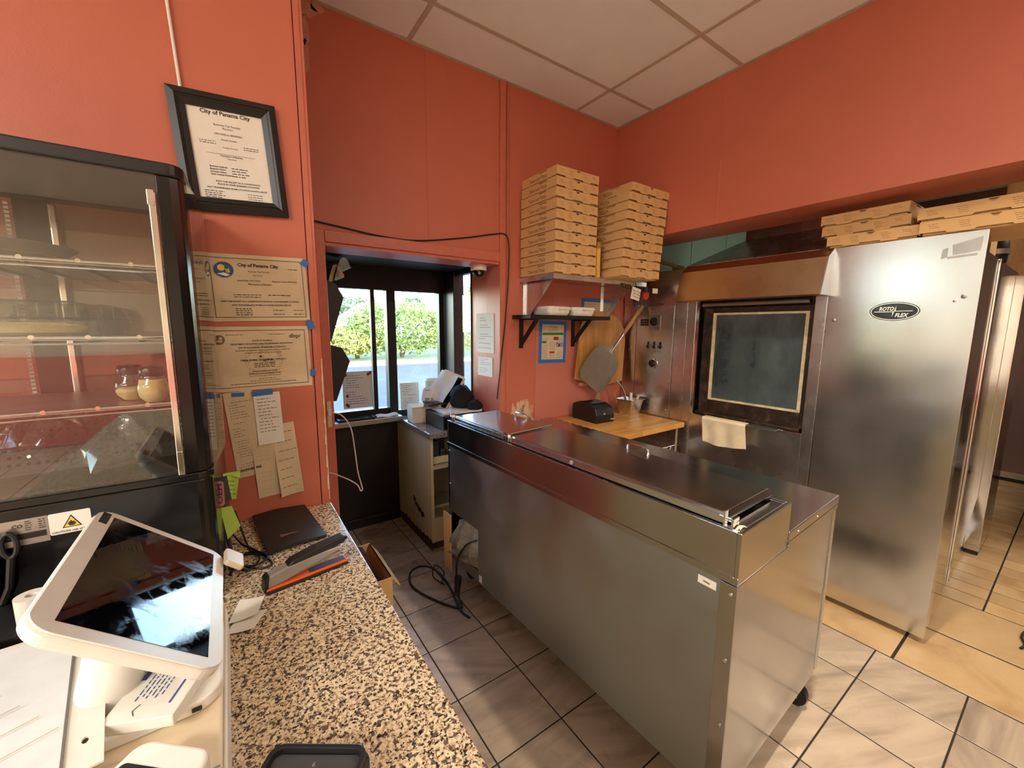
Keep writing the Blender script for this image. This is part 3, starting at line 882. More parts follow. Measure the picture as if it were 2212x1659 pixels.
# power cord on the floor, plugged into the table
pts = [(.02, 1.38, .36), (-.03, 1.42, .33), (-.06, 1.47, .22), (-.07, 1.46, .1), (-.08, 1.42, .03), (-.10, 1.36, .01), (-.16, 1.45, .008), (-.22, 1.60, .008), (-.24, 1.72, .01), (-.20, 1.82, .02), (-.14, 1.80, .05), (-.10, 1.70, .07), (-.08, 1.58, .05), (-.09, 1.46, .02), (-.11, 1.34, .008), (-.10, 1.27, .008)]
def spline(P, n=6):
    P = [Vector(p) for p in P]; out = []
    for i in range(len(P) - 1):
        p0 = P[max(i - 1, 0)]; p1 = P[i]; p2 = P[i + 1]; p3 = P[min(i + 2, len(P) - 1)]
        for k in range(n):
            t = k / n
            out.append(.5 * ((2 * p1) + (p2 - p0) * t + (2 * p0 - 5 * p1 + 4 * p2 - p3) * t * t + (3 * p1 - p0 - 3 * p2 + p3) * t ** 3))
    out.append(P[-1])
    return out
pt('power_cord', MB().tube(spline(pts), .006, 8).tube(spline([(-.10, 1.60 + .0, .02), (-.05, 1.66, .05), (-.09, 1.70, .09), (-.13, 1.64, .06), (-.09, 1.57, .03)]), .004, 6), 'black_cable', smooth=True)
pt('plug', MB().cyl((-.06, 1.46, .13), (-.075, 1.45, .04), .022, .016, 12), 'black', smooth=True)

# ------------------------------------------------------------------ rotating deck oven
OV = thing('pizza_oven', 'tall stainless steel rotating deck pizza oven', 'oven', (3.4, 1.3, 0))
XF = 2.72
def ov(name, mb, mat, par=OV, **k): return build(name, mb, MT[mat], par, **k)
ov('body', MB().box(2.80, 4.62, .375, 2.27, .05, 1.95).box(2.735, 2.80, .375, .93, .05, 1.95).box(2.735, 2.80, 1.64, 2.27, .05, 1.95).box(2.735, 2.80, .93, 1.64, .05, .94).box(2.735, 2.80, .93, 1.64, 1.735, 1.95), 'steel_side')
tp = ov('front_panel', MB().box(XF, XF + .012, .320, .869, .032, 1.983).box(XF + .012, 2.80, .320, .328, .05, 1.96), 'steel_panel', bev=.0015)
ov('side_flange', MB().box(2.80, 3.42, .352, .376, .06, 1.93), 'steel_side', bev=.004)
ov('corner_seam', MB().cyl((3.44, .350, .06), (3.44, .350, 1.93), .010, n=12), 'steel_side', smooth=True)
ov('side_duct', MB().prism([(3.46, .05), (3.55, .05), (4.14, .42), (4.14, 1.92), (3.46, 1.92)], 'y', .345, .376), 'steel_side', bev=.01, seg=3)
ov('rear_leg_panel', MB().prism([(4.15, .03), (4.65, .03), (4.65, 1.90), (4.15, 1.90)], 'y', .300, .376), 'steel_side', bev=.004)
ov('leg_foot', MB().box(4.16, 4.64, .305, .37, 0, .03), 'black')
ov('toe_plinth', MB().box(2.80, 4.6, .42, 2.25, .0, .05), 'steel')
# old label residue and dents on the tall panel
g = MB().quad((XF - .0008, .425, 1.93), (XF - .0008, .335, 1.955), (XF - .0008, .337, 1.895), (XF - .0008, .42, 1.885))
g.quad((XF - .0008, .455, 1.915), (XF - .0008, .437, 1.92), (XF - .0008, .437, 1.878), (XF - .0008, .457, 1.872))
g.quad((XF - .0008, .437, 1.880), (XF - .0008, .345, 1.886), (XF - .0008, .345, 1.876), (XF - .0008, .437, 1.870))
ov('label_residue', g, 'alu', tp)
for y, z, r in ((.365, 1.70, .012), (.393, 1.68, .006), (.835, 1.60, .010)):
    ov('dent', MB().lathe([(r, 0), (r * .6, .002), (.001, .003)], (0, 0, 0), 14).xf(frame_mat((XF + .0005, y, z), (0, 1, 0), (0, 0, -1), (-1, 0, 0))), 'alu', tp, smooth=True)
# maker's badge
def yz(y, z, lift): return (XF - lift, y, z)
bg = MB()
def ell(mbx, cy, cz, a, b, lift, n=40): mbx.add([yz(cy + a * math.cos(2 * PI * i / n), cz + b * math.sin(2 * PI * i / n), lift) for i in range(n)] + [yz(cy + a * math.cos(2 * PI * i / n), cz + b * math.sin(2 * PI * i / n), 0) for i in range(n)], [tuple(range(n))] + [(i, (i + 1) % n, n + (i + 1) % n, n + i) for i in range(n)])
LY, LZ = .594, 1.640
ell(bg, LY, LZ, .094, .046, .0010); bd = ov('badge', bg, 'black_gloss', tp)
w = MB()
n = 40
for (a, b, t) in ((.090, .0425, .0035),):
    pa = [yz(LY + a * math.cos(2 * PI * i / n), LZ + b * math.sin(2 * PI * i / n), .0016) for i in range(n)]
    pb = [yz(LY + (a - t) * math.cos(2 * PI * i / n), LZ + (b - t) * math.sin(2 * PI * i / n), .0016) for i in range(n)]
    w.add(pa + pb, [(i, (i + 1) % n, n + (i + 1) % n, n + i) for i in range(n)])
w.text('ROTO', (XF, LY + .058, LZ + .004), (0, -1, 0), (0, 0, 1), .026, 'LEFT', .03, lift=.0016, shear=.25, width=.056)
w.text('FLEX', (XF, LY - .004, LZ - .028), (0, -1, 0), (0, 0, 1), .026, 'LEFT', .03, lift=.0016, shear=.25, width=.050)
w.quad(yz(LY + .075, LZ - .0035, .0016), yz(LY + .0, LZ - .0035, .0016), yz(LY + .0, LZ - .0002, .0016), yz(LY + .075, LZ - .0002, .0016))
w.quad(yz(LY + .004, LZ - .0008, .0016), yz(LY - .068, LZ - .0008, .0016), yz(LY - .068, LZ + .0022, .0016), yz(LY + .004, LZ + .0022, .0016))
w.quad(yz(LY + .001, LZ, .0016), yz(LY - .006, LZ, .0016), yz(LY - .0065, LZ + .026, .0016))
w.quad(yz(LY + .005, LZ, .0016), yz(LY - .002, LZ, .0016), yz(LY + .0055, LZ - .026, .0016))
ov('badge_lettering', w, 'ink_white', bd)
# stiles and sheets around the door
ov('stile', MB().box(XF, XF + .015, .874, .930, .045, 1.736), 'steel', bev=.0015)
ov('stile', MB().box(XF, XF + .015, 1.638, 1.702, .045, 1.736), 'steel', bev=.0015)
ov('stile', MB().box(XF, XF + .015, 1.704, 1.802, .045, 1.736), 'steel', bev=.0015)
ov('end_stile', MB().box(XF + .003, XF + .015, 2.146, 2.272, .045, 1.736), 'steel', bev=.0015)
ov('lower_panel', MB().box(XF + .002, XF + .015, .930, 1.638, .045, .938), 'steel', bev=.0015)
ov('upper_panel', MB().box(XF - .004, XF + .02, 1.725, 2.272, 1.74, 1.972), 'steel_panel', bev=.0015)
cp = ov('control_panel', MB().box(XF + .001, XF + .015, 1.808, 2.140, .45, 1.722), 'steel', bev=.002)
def face(y, z, x=XF + .001): return frame_mat((x, y, z), (0, -1, 0), (0, 0, 1), (-1, 0, 0))
pl = ov('nameplate', MB().box(-.038, .038, -.026, .026, 0, .0015).xf(face(2.068, 1.595)), 'black', cp)
mm = MB(); mm.dashes((-.03, .008, .0017), (1, 0, 0), (0, 1, 0), .06, .006, rnd); mm.dashes((-.03, -.012, .0017), (1, 0, 0), (0, 1, 0), .055, .008, rnd)
ov('print', mm.xf(face(2.068, 1.595)), 'grey', pl)
tm = ov('timer_plate', MB().box(-.052, .052, -.058, .058, 0, .004).xf(face(1.972, 1.592)), 'alu', cp, bev=.002)
ov('timer_knob', MB().lathe([(.031, 0), (.031, .012), (.026, .022), (.012, .026)], (0, 0, 0), 24).xf(face(1.977, 1.60) @ Matrix.Translation((0, 0, .004))), 'black', tm, smooth=True)
ov('pilot_light', MB().lathe([(.006, 0), (.006, .003), (.002, .005)], (.03, -.04, .004), 12).xf(face(1.972, 1.592)), 'ink_red', tm, smooth=True)
for k, y in enumerate((2.022, 1.968, 1.914)):
    s = ov('toggle_switch', MB().lathe([(.010, 0), (.010, .006), (.006, .010)], (0, 0, 0), 12).cyl((0, 0, .008), (0, -.012, .028), .004, .005, 8).xf(face(y, 1.418)), 'black', cp, smooth=True)
    ov('switch_guard', MB().box(-.009, .009, -.027, .027, 0, .003).xf(face(y, 1.418)), 'black', s)
mm = MB(); mm.dashes((-.065, 0, .0006), (1, 0, 0), (0, 1, 0), .13, .007, rnd); mm.dashes((-.065, -.012, .0006), (1, 0, 0), (0, 1, 0), .13, .004, rnd)
ov('print', mm.xf(face(1.968, 1.372)), 'ink_soft', cp)
for y, z in ((1.97, 1.462), (1.97, 1.345), (1.835, .93)):
    ov('screw', MB().lathe([(.007, 0), (.006, .004), (.002, .005)], (0, 0, 0), 10).xf(face(y, z)), 'screw', cp, smooth=True)
kn = ov('dial_ring', MB().lathe([(.040, 0), (.040, .004), (.034, .006)], (0, 0, 0), 28).xf(face(1.970, 1.278)), 'chrome', cp, smooth=True)
ov('dial_knob', MB().lathe([(.029, .004), (.028, .018), (.022, .028), (.010, .031)], (0, 0, 0), 24).xf(face(1.970, 1.278)), 'black', kn, smooth=True)
# door in its recess
ov('door_recess', MB().box(2.795, 2.81, .93, 1.64, .94, 1.735), 'rust')
ov('recess_cheek', MB().box(2.722, 2.80, 1.616, 1.640, .94, 1.735), 'steel_side')
df = MB()
df.box(2.762, 2.79, 1.535, 1.600, .955, 1.69).box(2.762, 2.79, .938, .966, .955, 1.69).box(2.762, 2.79, .966, 1.535, .955, 1.055).box(2.762, 2.79, .966, 1.535, 1.655, 1.69)
od = ov('oven_door', df, 'rust', bev=.004)
gk = MB()
for a, b, c, d in ((1.517, 1.535, 1.055, 1.655), (.966, .984, 1.055, 1.655), (.984, 1.517, 1.055, 1.068), (.984, 1.517, 1.642, 1.655)): gk.box(2.764, 2.786, a, b, c, d)
ov('gasket', gk, 'gasket', od)
ov('door_glass', MB().box(2.775, 2.783, .984, 1.517, 1.068, 1.642), 'ovenglass', od)
ov('door_roller', MB().cyl((2.75, .965, 1.712), (2.75, 1.605, 1.712), .013, n=16), 'alu', od, smooth=True)
ov('hinge_rod', MB().cyl((2.735, .945, .955), (2.735, 1.60, .955), .012, n=12).box(2.728, 2.765, .945, 1.60, .945, .965), 'rust', od, smooth=True)
ov('pull_bar', MB().box(2.655, 2.735, 1.045, 1.50, .940, .946), 'alu', od)
# visor over the door, hood sheet above the oven
vz = MB().prism([(2.722, 1.984), (2.716, 1.984), (2.655, 1.935), (2.598, 1.738), (2.604, 1.735), (2.722, 1.735), (2.722, 1.745), (2.612, 1.748), (2.664, 1.930), (2.722, 1.975)], 'y', .872, 1.728)
vs = ov('visor', vz, 'bronze')
ov('visor_end', MB().prism([(2.722, 1.984), (2.650, 1.935), (2.590, 1.733), (2.722, 1.733)], 'y', .866, .872), 'alu', vs)
hd = MB().hexa([(2.735, .94, 1.985), (2.735, 1.74, 1.985), (3.25, 1.60, 2.20), (3.25, .94, 2.20), (2.735, .94, 1.99), (2.735, 1.74, 1.99), (3.25, 1.60, 2.206), (3.25, .94, 2.206)])
hd.box(3.25, 3.75, .94, 1.60, 2.2, 2.75)
ov('hood', hd, 'steel')

# towel over the pull bar
tw = MB().sheet(lambda u, v: (2.648 + .006 * math.sin(u * 14) * v - (.004 if v > .05 else 0) + .055 * max(0, .18 - v) / .18, 1.502 - .285 * u - .02 * v, .949 - (.168 + .012 * math.sin(u * 4)) * max(0, v - .15) / .85 + .002), 24, 14, .003)
tag(build('dish_towel', tw, MT['towel'], smooth=True), 'stained cream dish towel hung over the oven door bar', 'towel')

# ------------------------------------------------------------------ butcher block work table on a wire rack
BT = thing('work_table', 'butcher block work table beside the oven', 'table', (2.34, 1.97, 0))
build('tabletop', MB().box(2.0, 2.695, 1.655, 2.282, .835, .87), MT['butcher'], BT, bev=.004)
for x, y in ((2.65, 1.69), (2.65, 2.24), (2.06, 1.69), (2.06, 2.24)):
    build('post', MB().cyl((x, y, 0), (x, y, .835), .0125, n=14), MT['chrome_dull'], BT, smooth=True)
for z in (.70, .35):
    m = MB()
    for y in (1.69, 2.24):
        m.tube([(2.06, y, z), (2.65, y, z)], .004, 6); m.tube([(2.06, y, z - .045), (2.65, y, z - .045)], .004, 6)
        k = 0; x = 2.06; zz = [z, z - .045]
        P = []
        while x < 2.65:
            P.append((x, y, zz[k % 2])); x += .03; k += 1
        m.tube(P, .003, 5)
    for x in (2.06, 2.65):
        m.tube([(x, 1.69, z), (x, 2.24, z)], .004, 6); m.tube([(x, 1.69, z - .045), (x, 2.24, z - .045)], .004, 6)
        P = []; k = 0; y = 1.69; zz = [z, z - .045]
        while y < 2.24:
            P.append((x, y, zz[k % 2])); y += .03; k += 1
        m.tube(P, .003, 5)
    for i in range(1, 24):
        x = 2.06 + .59 * i / 24
        m.tube([(x, 1.69, z), (x, 2.24, z)], .0025, 5)
    build('wire_shelf', m, MT['chrome_dull'], BT)
bk = MB()
for z in (.66, .62, .58, .54):
    bk.tube([(2.12, 1.72, z), (2.62, 1.72, z), (2.62, 2.2, z), (2.12, 2.2, z)], .003, 5, closed=True)
for i in range(20):
    bk.tube([(2.12 + .025 * i + .01, 1.72, .71), (2.12 + .025 * i + .01, 1.72, .53)], .002, 5)
for i in range(18):
    bk.tube([(2.62, 1.72 + .026 * i + .01, .71), (2.62, 1.72 + .026 * i + .01, .53)], .002, 5)
build('wire_basket', bk, MT['chrome_dull'], BT)
# ------------------------------------------------------------------ steel wall shelf
SS = thing('steel_shelf', 'stainless steel wall shelf loaded with pizza boxes', 'shelf', (2.1, 2.29, 1.86))
build('deck', MB().box(1.655, 2.545, 1.935, 2.288, 1.873, 1.878).box(1.655, 2.545, 1.935, 1.940, 1.848, 1.873).box(1.655, 1.660, 1.940, 2.288, 1.848, 1.873).box(2.54, 2.545, 1.94, 2.288, 1.848, 1.873), MT['steel'], SS)
for x in (1.70, 2.46):
    build('bracket', MB().prism([(2.288, 1.872), (1.99, 1.872), (1.99, 1.855), (2.255, 1.60), (2.288, 1.60)], 'x', x - .0015, x + .0015).box(x - .018, x + .018, 2.283, 2.288, 1.60, 1.872).box(x - .014, x + .014, 2.0, 2.28, 1.868, 1.8725), MT['steel'], SS)
# pizza boxes
def pizza_box(s, h, label, word, card='kraft'):
    """origin: middle of the base; front looks towards -y"""
    t = thing('pizza_box', label, 'pizza box', (0, 0, 0))
    a = s / 2
    def b(name, mb, mat, par=t, **k): return build(name, mb, MT[mat], par, local=True, **k)
    b('tray', MB().box(-a + .010, a - .010, -a + .020, a - .004, .0005, h - .004), card)
    lm = MB().box(-a, a, -a + .002, a, h - .004, h - .001)
    y1, y2 = -a + .27 * s, -a + .47 * s
    for x0, x1 in ((-a, -a + .0025), (a - .0025, a)):
        lm.box(x0, x1, -a + .002, y1, .006, h - .004).box(x0, x1, y2, a, .006, h - .004).box(x0, x1, y1, y2, .006, h - .012)
    b('lid', lm, card)
    # front flap of the lid with its stepped lower edge
    q = s / 10
    prof = [(-a, h - .002), (-a, .010), (-a + 1.9 * q, .010), (-a + 2.0 * q, .0015), (-a + 3.8 * q, .0015), (-a + 3.9 * q, .009), (-a + 6.1 * q, .009), (-a + 6.2 * q, .0015), (-a + 7.9 * q, .0015), (-a + 8.0 * q, .010), (a, .010), (a, h - .002),
            (.022, h - .002), (.012, h - .008), (.006, h - .016), (-.006, h - .016), (-.012, h - .008), (-.022, h - .002)]
    ff = b('front_flap', MB().prism(prof, 'y', -a - .001, -a + .0015), card)
    r = random.Random(11)
    for x0, n in ((-a + .6 * q, 3), (-a + 2.7 * q, 4), (-a + 6.1 * q, 4), (-a + 8.3 * q, 2)):
        p = MB()
        for k in range(n):
            p.dashes((x0 + .003 * k, -a - .0013, h * .70 - k * .0085), (1, 0, 0), (0, 0, 1), .026 + .01 * r.random(), .0030, r)
        b('front_print', p, 'kraft_ink')
    b('side_print', MB().text(word, (-a - .0004, .02 * s, h * .30), (0, -1, 0), (0, 0, 1), .030, 'CENTER', .01), 'kraft_ink')
    return t
def ordinal(k, n):
    return 'topmost' if k == n - 1 else ('bottom' if k == 0 else {1: 'second', 2: 'third', 3: 'fourth', 4: 'fifth', 5: 'sixth', 6: 'seventh', 7: 'eighth', 8: 'ninth'}[k])
def lab(k, n, where):
    o = ordinal(k, n)
    return ('%s kraft pizza box %s' % (o, where)) if o in ('topmost', 'bottom') else ('%s kraft pizza box from the bottom %s' % (o, where))
rnd = random.Random(21)
h = .0620; s = .350
proto = pizza_box(s, h, 'x', 'Take-out Pizza')
offs = [.006, .003, .002, -.002, 0, .004, .010, 0, .012, .020]
for k in range(10):
    M = Matrix.Translation((1.835 + offs[k] * .6 - .004, 2.108 + (offs[k] - .01) * .4, 1.879 + k * (h + .0005))) @ Matrix.Rotation(rnd.uniform(-.02, .02), 4, 'Z')
    l = lab(k, 10, 'of the stack beside the wall conduit')
    if k == 0: proto.matrix_world = M; WM[proto.name] = M; proto['label'] = l; proto['group'] = 'pizza boxes on the steel wall shelf'
    else: dup(proto, M, l, 'pizza boxes on the steel wall shelf')
h2 = .0590; s2 = .395
proto2 = pizza_box(s2, h2, 'x', 'PIZZA')
for k in range(10):
    lean = .0076 * k + (.014 if k == 9 else 0)
    M = Matrix.Translation((2.306 + lean * .9, 2.003 + rnd.uniform(-.002, .002), 1.879 + k * (h2 + .0005))) @ Matrix.Rotation(rnd.uniform(-.012, .012), 4, 'Z')
    l = lab(k, 10, 'of the leaning stack in the wall corner')
    if k == 0: proto2.matrix_world = M; WM[proto2.name] = M; proto2['label'] = l; proto2['group'] = 'pizza boxes on the steel wall shelf'
    else: dup(proto2, M, l, 'pizza boxes on the steel wall shelf')
# boxes on top of the oven, fronts towards the room (-x)
RX = Matrix.Rotation(-PI / 2, 4, 'Z')
ovb = pizza_box(.36, .059, 'x', 'PIZZA')
for k in range(3):
    M = Matrix.Translation((2.905 - (.02 if k == 0 else 0), .745 - .02 * (k == 0) + .008 * k, 1.984 + k * .0595)) @ RX @ Matrix.Rotation((.03, -.02, -.03)[k], 4, 'Z')
    l = lab(k, 3, 'of the three stacked on the oven')
    if k == 0: ovb.matrix_world = M; WM[ovb.name] = M; ovb['label'] = l; ovb['group'] = 'pizza boxes on top of the oven'
    else: dup(ovb, M, l, 'pizza boxes on top of the oven')
ovc = pizza_box(.46, .062, 'x', 'PIZZA')
for k in range(2):
    M = Matrix.Translation((2.925, .312 + .006 * k, 1.984 + k * .0625)) @ RX @ Matrix.Rotation((.02, -.01)[k], 4, 'Z')
    l = ('upper', 'lower')[1 - k] + ' wide kraft pizza box of the pair at the end of the oven'
    if k == 0: ovc.matrix_world = M; WM[ovc.name] = M; ovc['label'] = l; ovc['group'] = 'pizza boxes on top of the oven'
    else: dup(ovc, M, l, 'pizza boxes on top of the oven')
# things beyond on the oven top
tag(build('cardboard_carton', MB().box(3.3, 3.72, .40, .66, 1.951, 2.13), MT['kraft'], bev=.004), 'plain cardboard carton lying on the oven behind the pizza boxes', 'carton')
tag(build('timber_post', MB().box(4.85, 5.05, .36, .52, 0, 3.05), MT['handle_wood'], bev=.006), 'pale timber post behind the far end of the oven', 'post')
fp = thing('flue_pipe', 'dark metal flue elbow above the far end of the oven', 'pipe', (3.85, .42, 1.95))
build('pipe', MB().tube(spline([(3.85, .42, 1.952), (3.85, .42, 2.06), (3.90, .46, 2.16), (4.05, .55, 2.22), (4.3, .75, 2.25)]), .055, 16), MT['iron_black'], fp, smooth=True)
build('collar', MB().cyl((3.85, .42, 2.0), (3.85, .42, 2.03), .064, n=20), MT['alu'], fp, smooth=True)
# yellow marked ruler stick between the stacks
rs = thing('marked_stick', 'yellow wooden stick standing between the two pizza box stacks', 'stick', (2.035, 1.955, 1.878))
build('stick', MB().box(2.022, 2.052, 1.93, 1.962, 1.8785, 2.105), MT['sponge'], rs, bev=.003)
build('tip', MB().box(2.0215, 2.0525, 1.9295, 1.9625, 2.06, 2.106), MT['peel'], rs, bev=.003)
build('black_marks', MB().box(2.0505, 2.0535, 1.9285, 1.940, 1.93, 2.055), MT['black'], rs)
# key clips, note and red tag hanging under the shelf edge
tk = thing('key_bunch', 'bunch of dark key rings hanging from the steel shelf edge', 'keys', (2.42, 1.93, 1.80))
m = MB()
for x, z, r in ((2.27, 1.845, .012), (2.295, 1.842, .014), (2.325, 1.838, .015), (2.35, 1.838, .013)):
    m.tube([(x + r * math.cos(a * PI / 6), 1.928, z + r * math.sin(a * PI / 6)) for a in range(12)], .0025, 6, closed=True)
build('ring', m, MT['iron_black'], tk, smooth=True)
m = MB()
for k in range(5):
    x = 2.42 + .018 * k; z = 1.76 - .008 * (k % 2)
    m.cyl((x, 1.945, z), (x, 1.948, z), .012, n=12).box(x - .004, x + .004, 1.945, 1.947, z - .05, z)
build('key', m, MT['iron_black'], tk)
nt = thing('paper_note', 'small handwritten note clipped under the steel shelf', 'note', (2.43, 1.92, 1.73))
NM = frame_mat((2.40, 1.912, 1.79), (.97, -.10, -.22), (.22, .02, .97), (.08, -.99, .05))
build('sheet', MB().sheet(lambda u, v: ((u - .5) * .085, (v - .5) * .085, .002 * math.sin(3 * u)), 4, 4, .0006).xf(NM), MT['paper'], nt)
m = MB()
for k, tx in enumerate(('Take to Goo', 'Take uTeg', 'Oslo men')):
    m.text(tx, (0, .014 - .02 * k, .0035), (1, 0, 0), (0, 1, 0), .016, 'CENTER', .01, shear=.2)
build('handwriting', m.xf(NM), MT['ink'], nt)
build('clip', MB().tube([(2.41, 1.925, 1.868), (2.405, 1.915, 1.845), (2.40, 1.91, 1.83)], .004, 6), MT['iron_black'], nt)
rt = thing('red_tag', 'shiny red round tag hanging beside the handwritten note', 'tag', (2.53, 1.93, 1.80))
build('disc', MB().lathe([(.002, -.003), (.024, -.003), (.026, 0), (.024, .003), (.002, .003)], (0, 0, 0), 20, cap0=False, cap1=False, sy=1.3).xf(frame_mat((2.505, 1.905, 1.785), (.9, -.3, 0), (0, 0, 1), (-.3, -.9, 0))), MT['red_plastic'], rt, smooth=True)
build('cap', MB().cyl((2.505, 1.908, 1.80), (2.51, 1.918, 1.84), .016, .018, 14), MT['black'], rt, smooth=True)
tag(build('white_label', MB().sheet(lambda u, v: (2.545 + .055 * u, 1.88 - .004 * u, 1.80 + .035 * v), 2, 2, .0006), MT['paper']), 'small white paper label beside the red tag', 'label')

# ------------------------------------------------------------------ black wall shelf with foam trays
BS = thing('black_shelf', 'black wall shelf on triangular brackets', 'shelf', (1.96, 2.28, 1.6))
build('board', MB().box(1.595, 2.335, 2.08, 2.288, 1.606, 1.632), MT['iron_black'], BS, bev=.002)
for x in (1.668, 2.152):
    b = build('bracket', MB().box(x - .014, x + .014, 2.274, 2.288, 1.408, 1.606), MT['iron_black'], BS, bev=.002)
    build('brace', MB().prism([(2.276, 1.455), (2.276, 1.425), (2.105, 1.592), (2.105, 1.606), (2.122, 1.606)], 'x', x - .010, x + .010), MT['iron_black'], b)
    build('arm', MB().box(x - .012, x + .012, 2.09, 2.274, 1.600, 1.606), MT['iron_black'], b)
def foam_tray(label, cx, cy, z, sx, sy, rz, hinge=False):
    t = thing('foam_tray', label, 'takeout container', (cx, cy, z), rz, group='foam takeout containers on the black shelf')
    def ring(hx, hy, r, zz): return [(x, y, zz) for x, y in rrect(-hx, hx, -hy, hy, r, 4)]
    def loft(rs, cap=True):
        m = MB(); n = len(rs[0])
        vs = [p for r in rs for p in r]; fs = []
        for k in range(len(rs) - 1):
            for i in range(n): fs.append((k * n + i, k * n + (i + 1) % n, (k + 1) * n + (i + 1) % n, (k + 1) * n + i))
        fs.append(tuple(range(n - 1, -1, -1))); fs.append(tuple(range((len(rs) - 1) * n, len(rs) * n)))
        return m.add(vs, fs)
    a, b = sx / 2, sy / 2
    build('base', loft([ring(a - .022, b - .022, .02, 0), ring(a - .012, b - .012, .025, .014), ring(a - .004, b - .004, .03, .040)]), MT['foam'], t, local=True, smooth=True)
    build('lid', loft([ring(a, b, .03, .040), ring(a, b, .03, .044), ring(a - .006, b - .006, .03, .058), ring(a - .03, b - .03, .03, .062)]), MT['foam'], t, local=True, smooth=True)
    build('latch', MB().box(-.03, .03, -b - .012, -b + .004, .040, .050), MT['foam'], t, local=True, bev=.002)
    build('ribs', MB().box(a - .006, a - .002, -b * .5, -b * .42, .012, .040).box(a - .006, a - .002, b * .42, b * .5, .012, .040).box(-.03, -.024, -b + .002, -b + .008, .012, .040).box(.024, .03, -b + .002, -b + .008, .012, .040), MT['foam'], t, local=True)
    return t
foam_tray('white foam clamshell tray over the blue taped menu on the black shelf', 1.845, 2.178, 1.632, .22, .20, .06)
foam_tray('white foam clamshell tray on the black shelf beside the faded taped sheet', 2.075, 2.165, 1.632, .215, .19, -.05)

# blue-taped menus on the wall
def taped(name, label, x0, x1, z0, z1, tilt, fill, y=2.2858):
    t = thing(name, label, 'menu', ((x0 + x1) / 2, y, z0))
    M = Matrix.Translation(((x0 + x1) / 2, y, (z0 + z1) / 2)) @ Matrix.Rotation(tilt, 4, 'Y') @ frame_mat((0, 0, 0), (1, 0, 0), (0, 0, 1), (0, -1, 0))
    w = x1 - x0; h = z1 - z0; e = .026
    build('sheet', MB().box(-w / 2 + e * .6, w / 2 - e * .6, -h / 2 + e * .6, h / 2 - e * .6, 0, .0008).xf(M), MT['paper_tan'], t)
    m = MB()
    for a, b, c, d in ((-w / 2, w / 2, h / 2 - e, h / 2), (-w / 2, w / 2, -h / 2, -h / 2 + e), (-w / 2, -w / 2 + e, -h / 2 + e, h / 2 - e), (w / 2 - e, w / 2, -h / 2 + e, h / 2 - e)): m.box(a, b, c, d, .0008, .0016)
    build('tape', m.xf(M), MT['tape'], t)
    fill(t, M, w, h, e)
    return t
def menu_fill(t, M, w, h, e):
    r = random.Random(5); m = MB()
    x0 = -w / 2 + e; x1 = w / 2 - e; W_ = x1 - x0
    for k in range(3): m.dashes((x0 + W_ * .28, h / 2 - e - .022 - .013 * k, .0012), (1, 0, 0), (0, 1, 0), W_ * .45, .005, r)
    for row in range(10):
        z = h / 2 - e - .095 - .018 * row
        for c in range(3):
            if (row, c) in ((0, 1), (1, 1), (2, 0), (4, 2), (5, 2), (3, 2)): continue
            for q in range(2): m.dashes((x0 + W_ * (.03 + .34 * c), z - q * .008, .0012), (1, 0, 0), (0, 1, 0), W_ * .24, .0032, r)
    m.text('Pana Roma', (0, h / 2 - e - .018, .0012), (1, 0, 0), (0, 1, 0), .016)
    build('print', m.xf(M), MT['ink_soft'], t)
    g = MB().quad((x0 + .005, h / 2 - e - .078, .0013), (x1 - .003, h / 2 - e - .074, .0013), (x1 - .003, h / 2 - e - .056, .0013), (x0 + .005, h / 2 - e - .060, .0013))
    g.add([(x0 + .022 + .026 * math.cos(a * PI / 8), h / 2 - e - .128 + .009 * math.sin(a * PI / 8), .0013) for a in range(16)], [tuple(range(16))])
    build('green_print', g.xf(M), MT['ink_green'], t)
    g = MB().add([(p[0], p[1], .0013) for p in rrect(.005, .055, h / 2 - e - .112, h / 2 - e - .088, .006, 3)], [tuple(range(16))])
    build('red_print', g.xf(M), MT['ink_red'], t)
    g = MB().add([(p[0], p[1], .0013) for p in rrect(-.03, .02, -h / 2 + .072, -h / 2 + .084, .005, 3)], [tuple(range(16))])
    build('red_print', g.xf(M), MT['ink_red'], t)
    g = MB().quad((.032, -.036, .0013), (x1, -.036, .0013), (x1, -.002, .0013), (.032, -.002, .0013))
    build('photo', g.xf(M), MT['grey'], t)
    g = MB().quad((.052, -.034, .0015), (.062, -.036, .0015), (.075, -.016, .0015), (.060, -.010, .0015)).quad((.036, -.010, .0015), (.05, -.010, .0015), (.05, -.004, .0015), (.036, -.004, .0015))
    build('photo_print', g.xf(M), MT['ink'], t)
taped('menu_sheet', 'printed menu framed in blue tape below the black shelf', 1.828, 2.088, 1.292, 1.598, .02, menu_fill)
def plain_fill(t, M, w, h, e):
    r = random.Random(9); m = MB()
    for k in range(14): m.dashes((-w / 2 + e + .006, h / 2 - e - .02 - .015 * k, .0012), (1, 0, 0), (0, 1, 0), w - 2 * e - .02, .004, r)
    build('print', m.xf(M), MT['ink_soft'], t)
taped('notice_sheet', 'faded printed sheet framed in blue tape behind the black shelf', 2.238, 2.500, 1.43, 1.775, .012, plain_fill)

